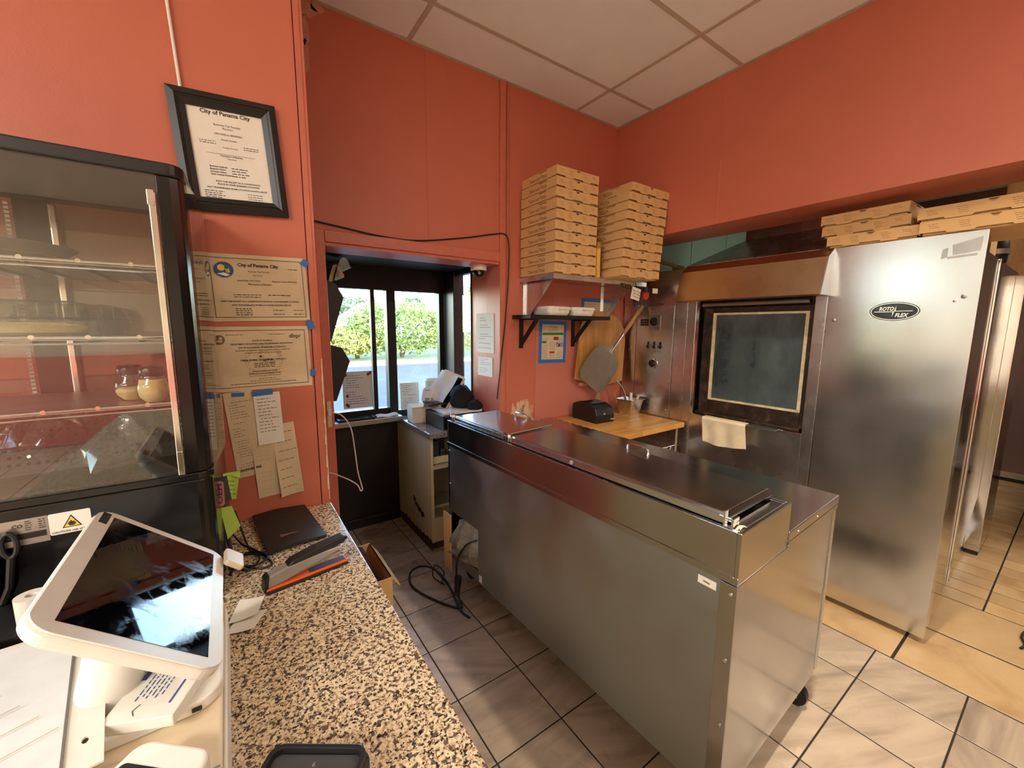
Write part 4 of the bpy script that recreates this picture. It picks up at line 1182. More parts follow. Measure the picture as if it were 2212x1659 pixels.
# ------------------------------------------------------------------ peels
WP = thing('wooden_peel', 'large wooden pizza peel hung blade-up against the red wall', 'pizza peel', (2.40, 2.23, .95))
MW = frame_mat((2.395, 2.232, 1.10), (.992, -.02, -.11), (.112, .03, .993), (.02, -1, .03))
bl = [(-.265, .035), (-.255, .43), (-.235, .50), (-.19, .552), (-.12, .575), (.02, .578), (.12, .56), (.19, .52), (.235, .455), (.255, .38), (.262, .045), (.05, .0), (.035, -.02), (-.035, -.02), (-.06, -.005)]
build('blade', MB().prism([(x, y) for x, y in bl], 'z', 0, .011).xf(MW), MT['peel'], WP, bev=.002)
build('handle', MB().box(-.024, .024, -.165, .0, -.003, .016).xf(MW), MT['handle_wood'], WP, bev=.006)
build('edge_batten', MB().box(-.20, -.05, -.014, .012, -.014, -.001).xf(MW), MT['handle_wood'], WP)
MP = thing('metal_peel', 'grey aluminium pizza peel with wooden handle leaning on the wooden peel', 'pizza peel', (2.4, 2.15, 1.1))
a0 = Vector((2.265, 2.205, 1.115)); a1 = Vector((2.690, 2.085, 1.722))
yv = (a1 - a0).normalized(); xv = Vector((yv.z, 0, -yv.x)).normalized(); zv = xv.cross(yv)
MM = frame_mat(a0, xv, yv, zv)
LL = (a1 - a0).length
bl = [(-.115, -.005), (-.155, .035), (-.165, .10), (-.160, .22), (-.135, .285), (-.06, .325), (-.022, .365), (.022, .365), (.06, .325), (.135, .285), (.160, .22), (.165, .10), (.155, .035), (.115, -.005)]
build('blade', MB().prism(bl, 'z', .0, .0025).xf(MM), MT['alu'], MP)
for x in (-.06, .03): build('slit_mark', MB().box(x, x + .004, -.002, .055, .0025, .0030).xf(MM), MT['chrome'], MP)
build('ferrule', MB().cyl((0, .31, .006), (0, .50, .008), .013, .014, 14).box(-.02, .02, .30, .345, .0024, .007).xf(MM), MT['chrome'], MP, smooth=True)
for x, y in ((-.010, .33), (.010, .33), (0, .312)): build('rivet', MB().lathe([(.005, 0), (.002, .003)], (x, y, .007), 10).xf(MM), MT['screw'], MP, smooth=True)
build('handle', MB().cyl((0, .48, .008), (0, LL, .012), .0155, .018, 16).xf(MM), MT['handle_wood'], MP, smooth=True, bev=0)

# ------------------------------------------------------------------ receipt printer and utensil pan on the butcher block
RP = thing('receipt_printer', 'black receipt printer on the butcher block table', 'printer', (2.205, 2.10, .87), math.radians(-3))
def rp(name, mb, mat, **k): return build(name, mb, MT[mat], RP, local=True, **k)
# local: x along wall, y depth; paper exit on +x side
prof = [(-.13, 0), (.13, 0), (.135, .055), (.128, .112), (.09, .128), (.02, .138), (-.05, .132), (-.115, .108), (-.135, .06)]
rp('body', MB().prism(prof, 'x', -.088, .088), 'black', bev=.006, seg=3)
rp('cover', MB().prism([(-.118, .085), (-.06, .135), (.02, .144), (.085, .133), (.085, .12), (.02, .130), (-.05, .124), (-.11, .078)], 'x', -.07, .07), 'black_gloss', bev=.004)
rp('badge', MB().box(-.020, -.006, -.137, -.1305, .062, .074), 'grey')
rp('feed_button', MB().box(.05, .087, -.140, -.128, .018, .028), 'grey', bev=.002)
m = MB().text('printer', (0, 0, 0), (1, 0, 0), (0, 1, 0), .016, 'CENTER', .01)
m = MB(); m.dashes((-.02, .035, .1455), (1, 0, 0), (0, 1, 0), .05, .008, random.Random(2))
rp('maker_print', m, 'grey')
UP = thing('utensil_pan', 'square steel pan holding utensils on the butcher block table', 'pan', (2.60, 2.085, .87), math.radians(4))
def loftpan(hx0, hy0, hx1, hy1, h, th=.002):
    m = MB()
    def R(hx, hy, z): return [(x, y, z) for x, y in rrect(-hx, hx, -hy, hy, .018, 4)]
    rings = [R(hx0, hy0, 0), R(hx1, hy1, h), R(hx1 + .012, hy1 + .012, h + .001), R(hx1 + .012, hy1 + .012, h - .002), R(hx1 - th, hy1 - th, h - .003), R(hx0 - th, hy0 - th, th)]
    rings = [rings[0], R(hx1, hy1, h - .004), rings[3], rings[2], rings[4], rings[5]]
    n = len(rings[0]); fs = []
    for k in range(len(rings) - 1):
        for i in range(n): fs.append((k * n + i, k * n + (i + 1) % n, (k + 1) * n + (i + 1) % n, (k + 1) * n + i))
    fs.append(tuple(range(n - 1, -1, -1))); fs.append(tuple(range((len(rings) - 1) * n, len(rings) * n)))
    return m.add([p for r in rings for p in r], fs)
build('pan', loftpan(.058, .062, .080, .086, .125), MT['steel'], UP, local=True, smooth=True)
def utensil(name, label, cat, a, b, r0, r1, hm, tip=None):
    t = thing(name, label, cat, a)
    build('grip', MB().cyl(a, b, r0, r1, 12), MT[hm], t, smooth=True)
    if tip: build('blade', MB().tube([a, tip], .004, 6), MT['steel'], t)
utensil('spatula', 'white handled utensil standing in the steel pan', 'utensil', (2.585, 2.06, .91), (2.575, 2.05, 1.045), .009, .011, 'white', (2.59, 2.065, .885))
utensil('scraper', 'cream handled utensil leaning in the steel pan', 'utensil', (2.630, 2.05, .91), (2.632, 2.025, 1.022), .008, .010, 'white_cream', (2.625, 2.06, .885))
utensil('pizza_cutter', 'blue handled utensil standing in the steel pan', 'utensil', (2.60, 2.085, .91), (2.605, 2.08, 1.015), .008, .009, 'ink_blue', (2.60, 2.09, .885))
sv = thing('serving_tongs', 'curved steel tongs leaning in the steel pan against the oven', 'tongs', (2.56, 2.08, .9))
build('arm', MB().tube(spline([(2.585, 2.09, .895), (2.56, 2.09, 1.0), (2.54, 2.11, 1.08), (2.50, 2.14, 1.14)]), .006, 8), MT['steel'], sv, smooth=True)
build('arm', MB().tube(spline([(2.595, 2.10, .895), (2.565, 2.105, 1.0), (2.548, 2.125, 1.08), (2.505, 2.145, 1.14)]), .005, 8), MT['steel'], sv, smooth=True)
sp = thing('wooden_spoon', 'dark wooden spoon handle leaning behind the steel pan', 'spoon', (2.55, 2.12, .9))
build('handle', MB().tube([(2.55, 2.135, .90), (2.49, 2.16, 1.05)], [.007, .008], 8), MT['handle_wood'], sp, smooth=True)
# pipe and bracket on the mint wall above the oven
gp = thing('gas_pipe', 'brass gas pipe running above the oven by the mint wall', 'pipe', (2.9, 2.1, 2.0))
build('pipe', MB().tube([(2.64, 2.12, 2.10), (2.80, 2.06, 2.075), (3.05, 1.97, 2.03)], .014, 12), MT['brass'], gp, smooth=True)
build('bracket', MB().box(2.63, 2.66, 2.08, 2.16, 2.03, 2.17), MT['iron_black'], gp)
build('fitting', MB().cyl((2.98, 1.955, 2.02), (3.0, 2.02, 2.03), .022, n=14).cyl((2.99, 1.97, 1.96), (2.99, 1.97, 2.03), .016, n=12), MT['brass'], gp, smooth=True)

# ------------------------------------------------------------------ wire on the wall, conduit, dome camera
tag(build('wall_cable', MB().tube(spline([(.396, 2.282, 2.065), (.53, 2.282, 2.052), (.72, 2.283, 2.034), (.93, 2.284, 2.036), (1.227, 2.284, 2.088), (1.427, 2.283, 2.134), (1.52, 2.274, 2.146), (1.552, 2.272, 2.10), (1.556, 2.272, 1.99), (1.548, 2.274, 1.80), (1.525, 2.272, 1.56), (1.492, 2.272, 1.30), (1.462, 2.268, 1.07)], 8), .0042, 8), MT['black_cable'], smooth=True), 'thin black cable strung across the wall above the drive-through window', 'cable')
tag(build('wall_conduit', MB().box(1.540, 1.556, 2.279, 2.290, 2.15, 3.045).cyl((1.548, 2.276, 2.15), (1.548, 2.276, 3.04), .0045, n=10), MT['redtrim'], smooth=True), 'red painted conduit running up the wall to the ceiling', 'conduit')
DC = thing('dome_camera', 'white dome security camera under the window opening head', 'camera', (1.40, 2.40, 1.955))
build('base', MB().lathe([(.052, 0), (.055, -.006), (.053, -.032), (.046, -.036)], (1.40, 2.40, 1.955), 28), MT['white'], DC, smooth=True)
build('dome', MB().lathe([(.042, -.034), (.041, -.048), (.034, -.064), (.020, -.074), (.004, -.077)], (1.40, 2.40, 1.955), 28, cap0=False), MT['black_gloss'], DC, smooth=True)
build('lens', MB().cyl((1.385, 2.362, 1.905), (1.378, 2.352, 1.898), .008, n=12), MT['chrome'], DC, smooth=True)

# ------------------------------------------------------------------ cream cabinet with granite top in the bay
CB = thing('side_cabinet', 'grimy cream cabinet with grey granite top in the window bay', 'cabinet', (1.28, 2.79, 0))
def cb(name, mb, mat, **k): return build(name, mb, MT[mat], CB, **k)
cb('side_panel', MB().box(1.066, 1.086, 2.478, 3.125, .06, .812), 'bulk_cream', bev=.002)
cb('side_panel', MB().box(1.47, 1.49, 2.478, 3.125, .06, .812), 'bulk_cream')
cb('back_panel', MB().box(1.086, 1.47, 3.09, 3.125, .06, .812), 'bulk_cream')
cb('shelf', MB().box(1.086, 1.47, 2.482, 3.09, .585, .605), 'bulk_cream')
cb('bottom_panel', MB().box(1.086, 1.47, 2.482, 3.09, .12, .14).box(1.086, 1.47, 2.48, 2.495, .06, .235), 'bulk_cream')
cb('toe_kick', MB().box(1.07, 1.48, 2.50, 3.12, 0, .06), 'grime')
cb('worktop', MB().box(1.045, 1.493, 2.440, 3.092, .812, .85), 'granite2', bev=.005)
m = MB(); rnd = random.Random(6)
for k in range(16):
    y = 2.62 + .20 * k / 16 + rnd.uniform(-.01, .01); z = .20 + .07 * (y - 2.62) / .2 + rnd.uniform(-.015, .015)
    m.box(1.0645, 1.0662, y - .015, y + rnd.uniform(.004, .02), z - rnd.uniform(.006, .02), z + rnd.uniform(.006, .018))
cb('grime_stain', m, 'grime')
m = MB()
for k in range(34):
    y = 2.48 + .02 * k
    m.box(1.0646, 1.0662, y, y + .022, .0, rnd.uniform(.05, .085))
cb('grime_stain', m, 'grime')
bx = thing('shelf_bin', 'cream bin of dark odds and ends inside the side cabinet', 'bin', (1.2, 2.6, .605))
build('bin', MB().box(1.10, 1.30, 2.52, 2.525, .606, .66).box(1.10, 1.105, 2.52, 2.75, .606, .66).box(1.295, 1.30, 2.52, 2.75, .606, .72).box(1.10, 1.30, 2.52, 2.75, .606, .61), MT['bulk_cream'], bx)
build('contents', MB().box(1.12, 1.16, 2.55, 2.62, .611, .76).box(1.17, 1.2, 2.54, 2.6, .611, .70).box(1.11, 1.15, 2.535, 2.545, .63, .65), MT['grey_dark'], bx, bev=.004)

# things on the cabinet top
CX = thing('white_carton', 'small white cardboard carton on the cabinet worktop', 'carton', (1.15, 2.86, .85), math.radians(-8))
build('carton', MB().box(-.075, .075, -.085, .085, 0, .115), MT['paper'], CX, local=True, bev=.002)
build('flap', MB().box(-.076, .076, -.09, .086, .115, .118), MT['kraft_pale'], CX, local=True)
build('side_print', MB().box(-.0762, -.0752, -.05, .04, .01, .10), MT['paper_blue'], CX, local=True)
CR = thing('cash_drawer', 'black cash drawer on the cabinet worktop beside the prep table', 'cash drawer', (1.33, 2.66, .85))
build('body', MB().box(1.16, 1.492, 2.47, 2.86, .852, .950), MT['black'], CR, bev=.003)
build('drawer_front', MB().box(1.17, 1.485, 2.461, 2.472, .86, .942), MT['black_gloss'], CR, bev=.002)
tag(build('white_board', MB().hexa([(1.18, 2.50, .951), (1.47, 2.48, .951), (1.485, 2.80, .951), (1.20, 2.82, .951), (1.18, 2.50, .964), (1.47, 2.48, .964), (1.485, 2.80, .964), (1.20, 2.82, .964)]), MT['white']), 'white flat board lying on the black cash drawer', 'board')
VB = thing('bill_presenter', 'black bill presenter lying across the white carton', 'folder', (1.24, 2.72, .965))
build('cover', MB().sheet(lambda u, v: (1.15 + .15 * u, 2.68 + .12 * v, .985 + .004 * math.sin(3 * u) + .012 * v), 6, 4, .012), MT['black_gloss'], VB, smooth=True)
# second point of sale terminal, propped up and strewn with paper
P2 = thing('order_terminal', 'white tilted order terminal strewn with paper by the drive-through window', 'terminal', (1.33, 2.80, .965))
o2 = Vector((1.31, 2.755, 1.085)); y2 = Vector((.50, .06, .64)).normalized(); n2 = Vector((-.55, -.52, .66)); n2 = (n2 - y2 * n2.dot(y2)).normalized(); x2 = y2.cross(n2)
M2 = frame_mat(o2, x2, y2, n2)
build('housing', MB().prism(rrect(-.10, .10, -.15, .15, .015), 'z', -.018, 0).xf(M2), MT['white_cream'], P2, bev=.003)
build('screen', MB().prism(rrect(-.088, .088, -.13, .13, .006), 'z', 0, .001).xf(M2), MT['screen'], P2)
build('stand', MB().cyl((1.33, 2.80, .966), (1.32, 2.775, 1.06), .035, .03, 16).cyl((1.33, 2.80, .964), (1.33, 2.80, .974), .075, n=24), MT['white'], P2, smooth=True)
tag(build('crumpled_receipt', MB().sheet(lambda u, v: M2 @ Vector((-.105 + .16 * u, -.15 + .28 * v, .010 + .010 * math.sin(7 * u + 3 * v) * math.sin(5 * v) + .008 * v)), 12, 14, .0006), MT['paper_blue'], smooth=True), 'crumpled order paper lying over the tilted terminal screen', 'paper')
SC2 = thing('card_reader', 'small white rounded card reader above the white carton', 'card reader', (1.18, 2.80, .97))
M3 = frame_mat((1.185, 2.80, 1.055), Vector((.7, -.7, .1)).normalized(), Vector((.35, .42, .83)).normalized(), Vector((-.62, -.55, .55)).normalized())
build('shell', MB().prism(rrect(-.04, .04, -.065, .065, .035, 6), 'z', -.02, 0).xf(M3), MT['white'], SC2, bev=.004)
build('slot', MB().box(-.018, .018, .030, .034, 0, .001).xf(M3), MT['black'], SC2)
build('foot', MB().hexa([(1.14, 2.76, .969), (1.24, 2.70, .969), (1.26, 2.78, .969), (1.17, 2.84, .969), (1.165, 2.78, 1.03), (1.21, 2.755, 1.03), (1.215, 2.79, 1.04), (1.18, 2.815, 1.04)]), MT['grey'], SC2)
wb = thing('white_bowl', 'white plastic bowl behind the tilted terminal', 'bowl', (1.36, 2.95, .964))
build('bowl', MB().lathe([(.04, 0), (.07, .10), (.088, .278), (.095, .281), (.092, .285), (.084, .278), (.066, .102), (.03, .01)], (1.34, 2.98, .852), 28), MT['white'], wb, smooth=True)
pl_ = MB()
rb = random.Random(41)
def lumpy(m, amp):
    m.v = [p + Vector((rb.gauss(0, amp), rb.gauss(0, amp), abs(rb.gauss(0, amp)) if p.z > .975 else 0)) for p in m.v]
    return m
tag(build('black_bag', lumpy(MB().lathe([(.03, 0), (.095, .006), (.112, .04), (.108, .08), (.085, .12), (.05, .145), (.015, .15)], (1.395, 2.66, .9645), 16, sx=.72, sy=1.0), .007), MT['cloth_black'], smooth=True), 'slumped black cloth bag behind the terminal by the side window', 'bag')
tag(build('cloth_heap', lumpy(MB().lathe([(.05, 0), (.055, .02), (.045, .05), (.02, .065)], (1.43, 2.525, .9645), 14, sx=.9, sy=1.0), .005), MT['cloth_black'], smooth=True), 'small heap of black cloth at the foot of the red jamb', 'cloth')
tag(build('white_cable', MB().tube(spline([(1.30, 2.62, .965), (1.27, 2.58, 1.0), (1.24, 2.53, .995), (1.22, 2.48, .966), (1.20, 2.44, .91)]), .0035, 7), MT['white_cord'], smooth=True), 'short white cable dropping from the white board', 'cable')
def paper(name, label, cat, o, right, up, w, h, mat='paper', lines=0, rows=(), ink='ink_soft', seed=0, curl=0.0, nx=4, ny=6, margin=.12, lh=.004, skew=0.0):
    t = thing(name, label, cat, o)
    r_ = Vector(right).normalized(); u_ = Vector(up).normalized(); n_ = r_.cross(u_)
    M = frame_mat(o, r_, u_, n_)
    rr = random.Random(seed)
    cf = lambda x, y: curl * (.5 + .5 * math.sin(5 * y / h + seed)) * (abs(x / w - .5) * 2) ** 2 + .0004
    build('sheet', MB().sheet(lambda u, v: M @ Vector((u * w + skew * v, v * h, cf(u * w, v * h))), nx, ny, .0006), MT[mat], t)
    if lines:
        m = MB()
        for k in range(lines):
            y = h * (1 - margin) - (h * (1 - 2 * margin)) * k / max(1, lines - 1)
            if rr.random() < .18: continue
            x0 = w * margin * rr.choice((1, 1, 1.6)); ww = w * (1 - 2 * margin) * rr.uniform(.35, 1)
            mm = MB(); mm.dashes((x0, y, 0), (1, 0, 0), (0, 1, 0), ww, lh, rr)
            mm.v = [M @ Vector((p.x + skew * p.y / h, p.y, cf(p.x, p.y) + .0009)) for p in mm.v]
            m.add(mm.v, mm.f)
        build('print', m, MT[ink], t)
    return t, M
paper('price_list', 'long white typed list taped to the red jamb', 'paper', (1.4935, 2.59, 1.37), (0, -1, 0), (0, 0, 1), .235, .275, lines=14, seed=3, lh=.005)
paper('typed_note', 'smaller white typed note taped below the long list', 'paper', (1.4935, 2.575, 1.205), (0, -1, 0), (0, 0, 1), .20, .135, lines=9, seed=4, lh=.004)
_wn, _ = paper('window_notice', 'pale notice with red ornaments taped inside the sliding pane', 'notice', (.665, 3.112, .945), (1, 0, 0), (0, 0, 1), .215, .275, 'paper_blue', 13, ink='ink_blue', seed=5, lh=.006)
m = MB()
for x, z in ((.69, 1.195), (.85, 1.195), (.69, .975), (.695, 1.04), (.70, .965), (.865, 1.205)):
    m.add([(x + .014 * math.cos(a * PI / 5) * (1 if a % 2 else .6), 3.1108, z + .016 * math.sin(a * PI / 5) * (1 if a % 2 else .6)) for a in range(10)], [tuple(range(10))])
build('ornament_print', m, MT['ink_red'], _wn)
paper('taped_flyer', 'pale crumpled flyer leaning behind the white carton', 'flyer', (1.085, 3.085, .90), (1, -.05, 0), (0, .03, 1), .15, .21, 'paper_blue', 12, ink='ink_soft', seed=6, curl=.006, lh=.005)
paper('corner_flyer', 'small pale flyer stuck beside the taped window notice', 'flyer', (.52, 3.112, 1.06), (1, 0, 0), (0, 0, 1), .12, .11, 'paper_blue', 5, ink='ink_blue', seed=7, lh=.006)
# on the sill
st = thing('sill_tablet', 'dark flat tablet lying on the drive-through sill', 'tablet', (.74, 3.04, .872))
build('case', MB().box(.60, .86, 2.995, 3.085, .872, .890), MT['black'], st, bev=.003)
build('screen', MB().box(.615, .845, 3.003, 3.078, .890, .8915), MT['screen'], st)
tag(build('folded_rag', MB().sheet(lambda u, v: (.875 + .16 * u, 3.0 + .08 * v, .874 + .012 * math.sin(PI * v) + .004 * math.sin(9 * u)), 8, 5, .006), MT['paper'], smooth=True), 'folded white rag lying on the drive-through sill', 'rag')
tag(build('sill_box', MB().box(.46, .54, 2.99, 3.08, .872, .93), MT['black'], bev=.004), 'small black box at the bay end of the sill', 'box')
# wall pockets with papers on the bay's left wall
for k, (y0, z0, z1, lab_) in enumerate(((2.62, 1.46, 1.80, 'upper black wall pocket stuffed with papers in the window bay'), (2.60, 1.10, 1.42, 'lower black wall pocket in the window bay'))):
    t = thing('wall_pocket', lab_, 'wall pocket', (.46, y0 + .15, z0))
    d = .125 + .012 * k
    build('pocket', MB().prism([(.436, z0), (.436 + d * .6, z0), (.436 + d * 1.25, z1 - .08), (.436 + d * .95, z1), (.436, z1 + .04)], 'y', y0, y0 + .30), MT['black'], t, bev=.003)
    build('label_strip', MB().box(.44, .45, y0 - .001, y0, z1 - .10, z1 - .06), MT['grey_dark'], t)
pk = [('tan menu paper curling out of the upper wall pocket', 'paper_tan', .56, 2.66, .0), ('grey menu paper flopping over the upper wall pocket', 'paper_blue', .60, 2.64, .04)]
for lab_, mt, x, y, dz in pk:
    tag(build('pocket_paper', MB().sheet(lambda u, v: (x - .05 + .05 * math.sin(v * 2.2) + .10 * max(0, v - .4), y + .22 * u, 1.78 + dz + .14 * math.sin(min(1, v * 1.15) * 2.5)), 5, 10, .0012 if dz else .02), MT[mt], smooth=True), lab_, 'paper')
# ------------------------------------------------------------------ framed certificate and papers on the left wall
YW = 1.6
FM = Matrix.Translation((.053, YW - .001, 2.066)) @ Matrix.Rotation(math.radians(-3.6), 4, 'Y') @ frame_mat((0, 0, 0), (1, 0, 0), (0, 0, 1), (0, -1, 0))
FR = thing('picture_frame', 'black framed city tax receipt hung askew on the red wall', 'picture frame', (.053, YW, 1.90))
w, h = .272, .335
def framebars(hx, hy, wd, z0, z1):
    m = MB()
    out = [(-hx, -hy), (hx, -hy), (hx, hy), (-hx, hy)]; inn = [(-hx + wd, -hy + wd), (hx - wd, -hy + wd), (hx - wd, hy - wd), (-hx + wd, hy - wd)]
    for i in range(4):
        j = (i + 1) % 4
        m.hexa([(*out[i], 0), (*out[j], 0), (*inn[j], 0), (*inn[i], 0), (*out[i], z0), (*out[j], z0), (*inn[j], z1), (*inn[i], z1)])
    return m
build('moulding', framebars(w / 2, h / 2, .018, .014, .022).xf(FM), MT['frame_black'], FR)
build('moulding', framebars(w / 2 - .016, h / 2 - .016, .012, .020, .013).xf(FM), MT['frame_black'], FR)
build('moulding', framebars(w / 2 - .026, h / 2 - .026, .015, .016, .009).xf(FM), MT['frame_black'], FR)
build('certificate', MB().box(-w / 2 + .036, w / 2 - .036, -h / 2 + .036, h / 2 - .036, .003, .0045).xf(FM), MT['paper'], FR)
m = MB(); rnd = random.Random(31)
def ctext(m, s, x, y, size, fat=0.0, al='CENTER', width=None): m.text(s, (x, y, 0), (1, 0, 0), (0, 1, 0), size, al, fat, lift=.0052, width=width)
ctext(m, 'City of Panama City', 0, .113, .0155, .022)
ctext(m, 'Business Tax Receipt', 0, .083, .008); ctext(m, 'Merchant', 0, .074, .007)
ctext(m, '10/01/2022 to 09/30/2023', 0, .058, .0068, .012)
ctext(m, 'Receipt Number', 0, .043, .006)
for x, y, n in ((-.055, .036, 2), (.055, .030, 2)):
    for k in range(n): m.dashes((x - .02, y - .006 * k, .0052), (1, 0, 0), (0, 1, 0), .04, .0028, rnd)
ctext(m, 'Penalty Monthly', 0, .021, .006)
m.box(-.062, .062, .003, .0036, .0046, .0052); ctext(m, 'Description of Business', 0, -.003, .006, .012); ctext(m, 'Merchant', 0, -.011, .006)
for k, tx in enumerate(('Business Address', 'Business Name', 'Licensee Name', 'State License Number')):
    ctext(m, tx, -.060, -.036 - .0075 * k, .0064, .02, 'LEFT'); m.dashes((-.005, -.036 - .0075 * k, .0052), (1, 0, 0), (0, 1, 0), .045 - .008 * (k % 2), .0034, rnd)
ctext(m, 'POST THIS RECEIPT IN A CONSPICUOUS', .008, -.078, .0064, .018); ctext(m, 'PLACE IN YOUR BUSINESS LOCATION', .008, -.086, .0064, .018)
ctext(m, 'NOT TRANSFERABLE FROM LOCATION SHOWN ABOVE', .004, -.097, .0062, .018)
for k in range(4): m.dashes((-.082, -.106 - .006 * k, .0052), (1, 0, 0), (0, 1, 0), .05 - .008 * (k % 2), .0032, rnd)
for k in range(3): m.dashes((.028, -.108 - .007 * k, .0052), (1, 0, 0), (0, 1, 0), .04, .0026, rnd)
build('print', m.xf(FM), MT['ink'], FR)
tag(build('ceiling_cable', MB().tube(spline([(-.072, 1.592, 3.05), (-.075, 1.592, 2.75), (-.070, 1.592, 2.50), (-.064, 1.592, 2.36), (-.058, 1.593, 2.24), (-.055, 1.5945, 2.17)]), .0042, 8), MT['white_cord'], smooth=True), 'white cable dropping from the ceiling behind the black frame', 'cable')

def cert(label, x0, x1, z0, z1, tilt, fill):
    t = thing('certificate', label, 'certificate', ((x0 + x1) / 2, YW, z0))
    M = Matrix.Translation(((x0 + x1) / 2, YW - .001, (z0 + z1) / 2)) @ Matrix.Rotation(tilt, 4, 'Y') @ frame_mat((0, 0, 0), (1, 0, 0), (0, 0, 1), (0, -1, 0))
    w, h = x1 - x0, z1 - z0
    build('sheet', MB().sheet(lambda u, v: M @ Vector(((u - .5) * w, (v - .5) * h, .0008 + .0018 * math.sin(PI * u) * abs(math.sin(2.2 * v + 1)))), 10, 8, .0005), MT['paper_tan'], t)
    b = MB(); e = .012; q = .0014
    for a0, a1, b0, b1 in ((-w / 2 + e, w / 2 - e, h / 2 - e - q, h / 2 - e), (-w / 2 + e, w / 2 - e, -h / 2 + e, -h / 2 + e + q), (-w / 2 + e, -w / 2 + e + q, -h / 2 + e, h / 2 - e), (w / 2 - e - q, w / 2 - e, -h / 2 + e, h / 2 - e)):
        b.quad((a0, b0, .0042), (a1, b0, .0042), (a1, b1, .0042), (a0, b1, .0042))
    build('border', b.xf(M), MT['ink'], t)
    fill(t, M, w, h)
    return t
def disc(m, cx, cy, r, z, n=28, sy=1.0): m.add([(cx + r * math.cos(2 * PI * i / n), cy + r * sy * math.sin(2 * PI * i / n), z) for i in range(n)], [tuple(range(n))])
def c1(t, M, w, h):
    m = MB(); r = random.Random(1)
    def T(s, x, y, size, fat=0.0, al='CENTER'): m.text(s, (x, y, 0), (1, 0, 0), (0, 1, 0), size, al, fat, lift=.0043)
    T('City of Panama City', 0, .068, .0140, .025)
    T('Business Tax Receipt', 0, .051, .0070); T('Merchant', -.004, .039, .0068)
    T('Issued Date: 10/11/2024', -.03, .022, .0064, .015); T('Expiration Date: 09/30/2025', .072, .022, .0064, .015)
    T('Description of Business', 0, .011, .0068, .012)
    for k in range(2): m.dashes((-.075, -.022 - .007 * k, .0043), (1, 0, 0), (0, 1, 0), .075, .0034, r)
    m.dashes((.02, -.022, .0043), (1, 0, 0), (0, 1, 0), .07, .0036, r); m.dashes((.085, .064, .0043), (1, 0, 0), (0, 1, 0), .03, .003, r)
    T('POST THIS RECEIPT IN A CONSPICUOUS PLACE IN YOUR BUSINESS LOCATION', 0, -.044, .0062, .02)
    T('NOT TRANSFERABLE FROM LOCATION SHOWN ABOVE', 0, -.056, .0066, .02)
    for k in range(4): m.dashes((-.075, -.066 - .0065 * k, .0043), (1, 0, 0), (0, 1, 0), .045, .0034, r)
    for x in (.03, .09):
        for k in range(2): m.dashes((x, -.071 - .013 * k, .0043), (1, 0, 0), (0, 1, 0), .032, .0032, r)
    build('print', m.xf(M), MT['ink'], t)
    e = MB(); disc(e, -.094, .056, .026, .0044, sy=.92); s = build('city_seal', e.xf(M), MT['ink_blue'], t)
    a = MB(); disc(a, -.100, .062, .010, .0047); a.quad((-.088, .045, .0047), (-.078, .048, .0047), (-.080, .062, .0047), (-.090, .058, .0047)); build('seal_sun', a.xf(M), MT['ink_yellow'], s)
    a = MB(); a.quad((-.112, .043, .0047), (-.090, .036, .0047), (-.078, .040, .0047), (-.095, .047, .0047)); build('seal_shore', a.xf(M), MT['ink_white'], s)
    a = MB(); a.quad((-.092, .060, .0049), (-.083, .058, .0049), (-.078, .068, .0049), (-.090, .070, .0049)); a.quad((-.087, .045, .0049), (-.085, .045, .0049), (-.084, .062, .0049), (-.086, .062, .0049)); build('seal_palm', a.xf(M), MT['ink_green'], s)
cert('city tax receipt certificate with round blue seal taped to the red wall', -.038, .243, 1.566, 1.776, math.radians(-1.6), c1)
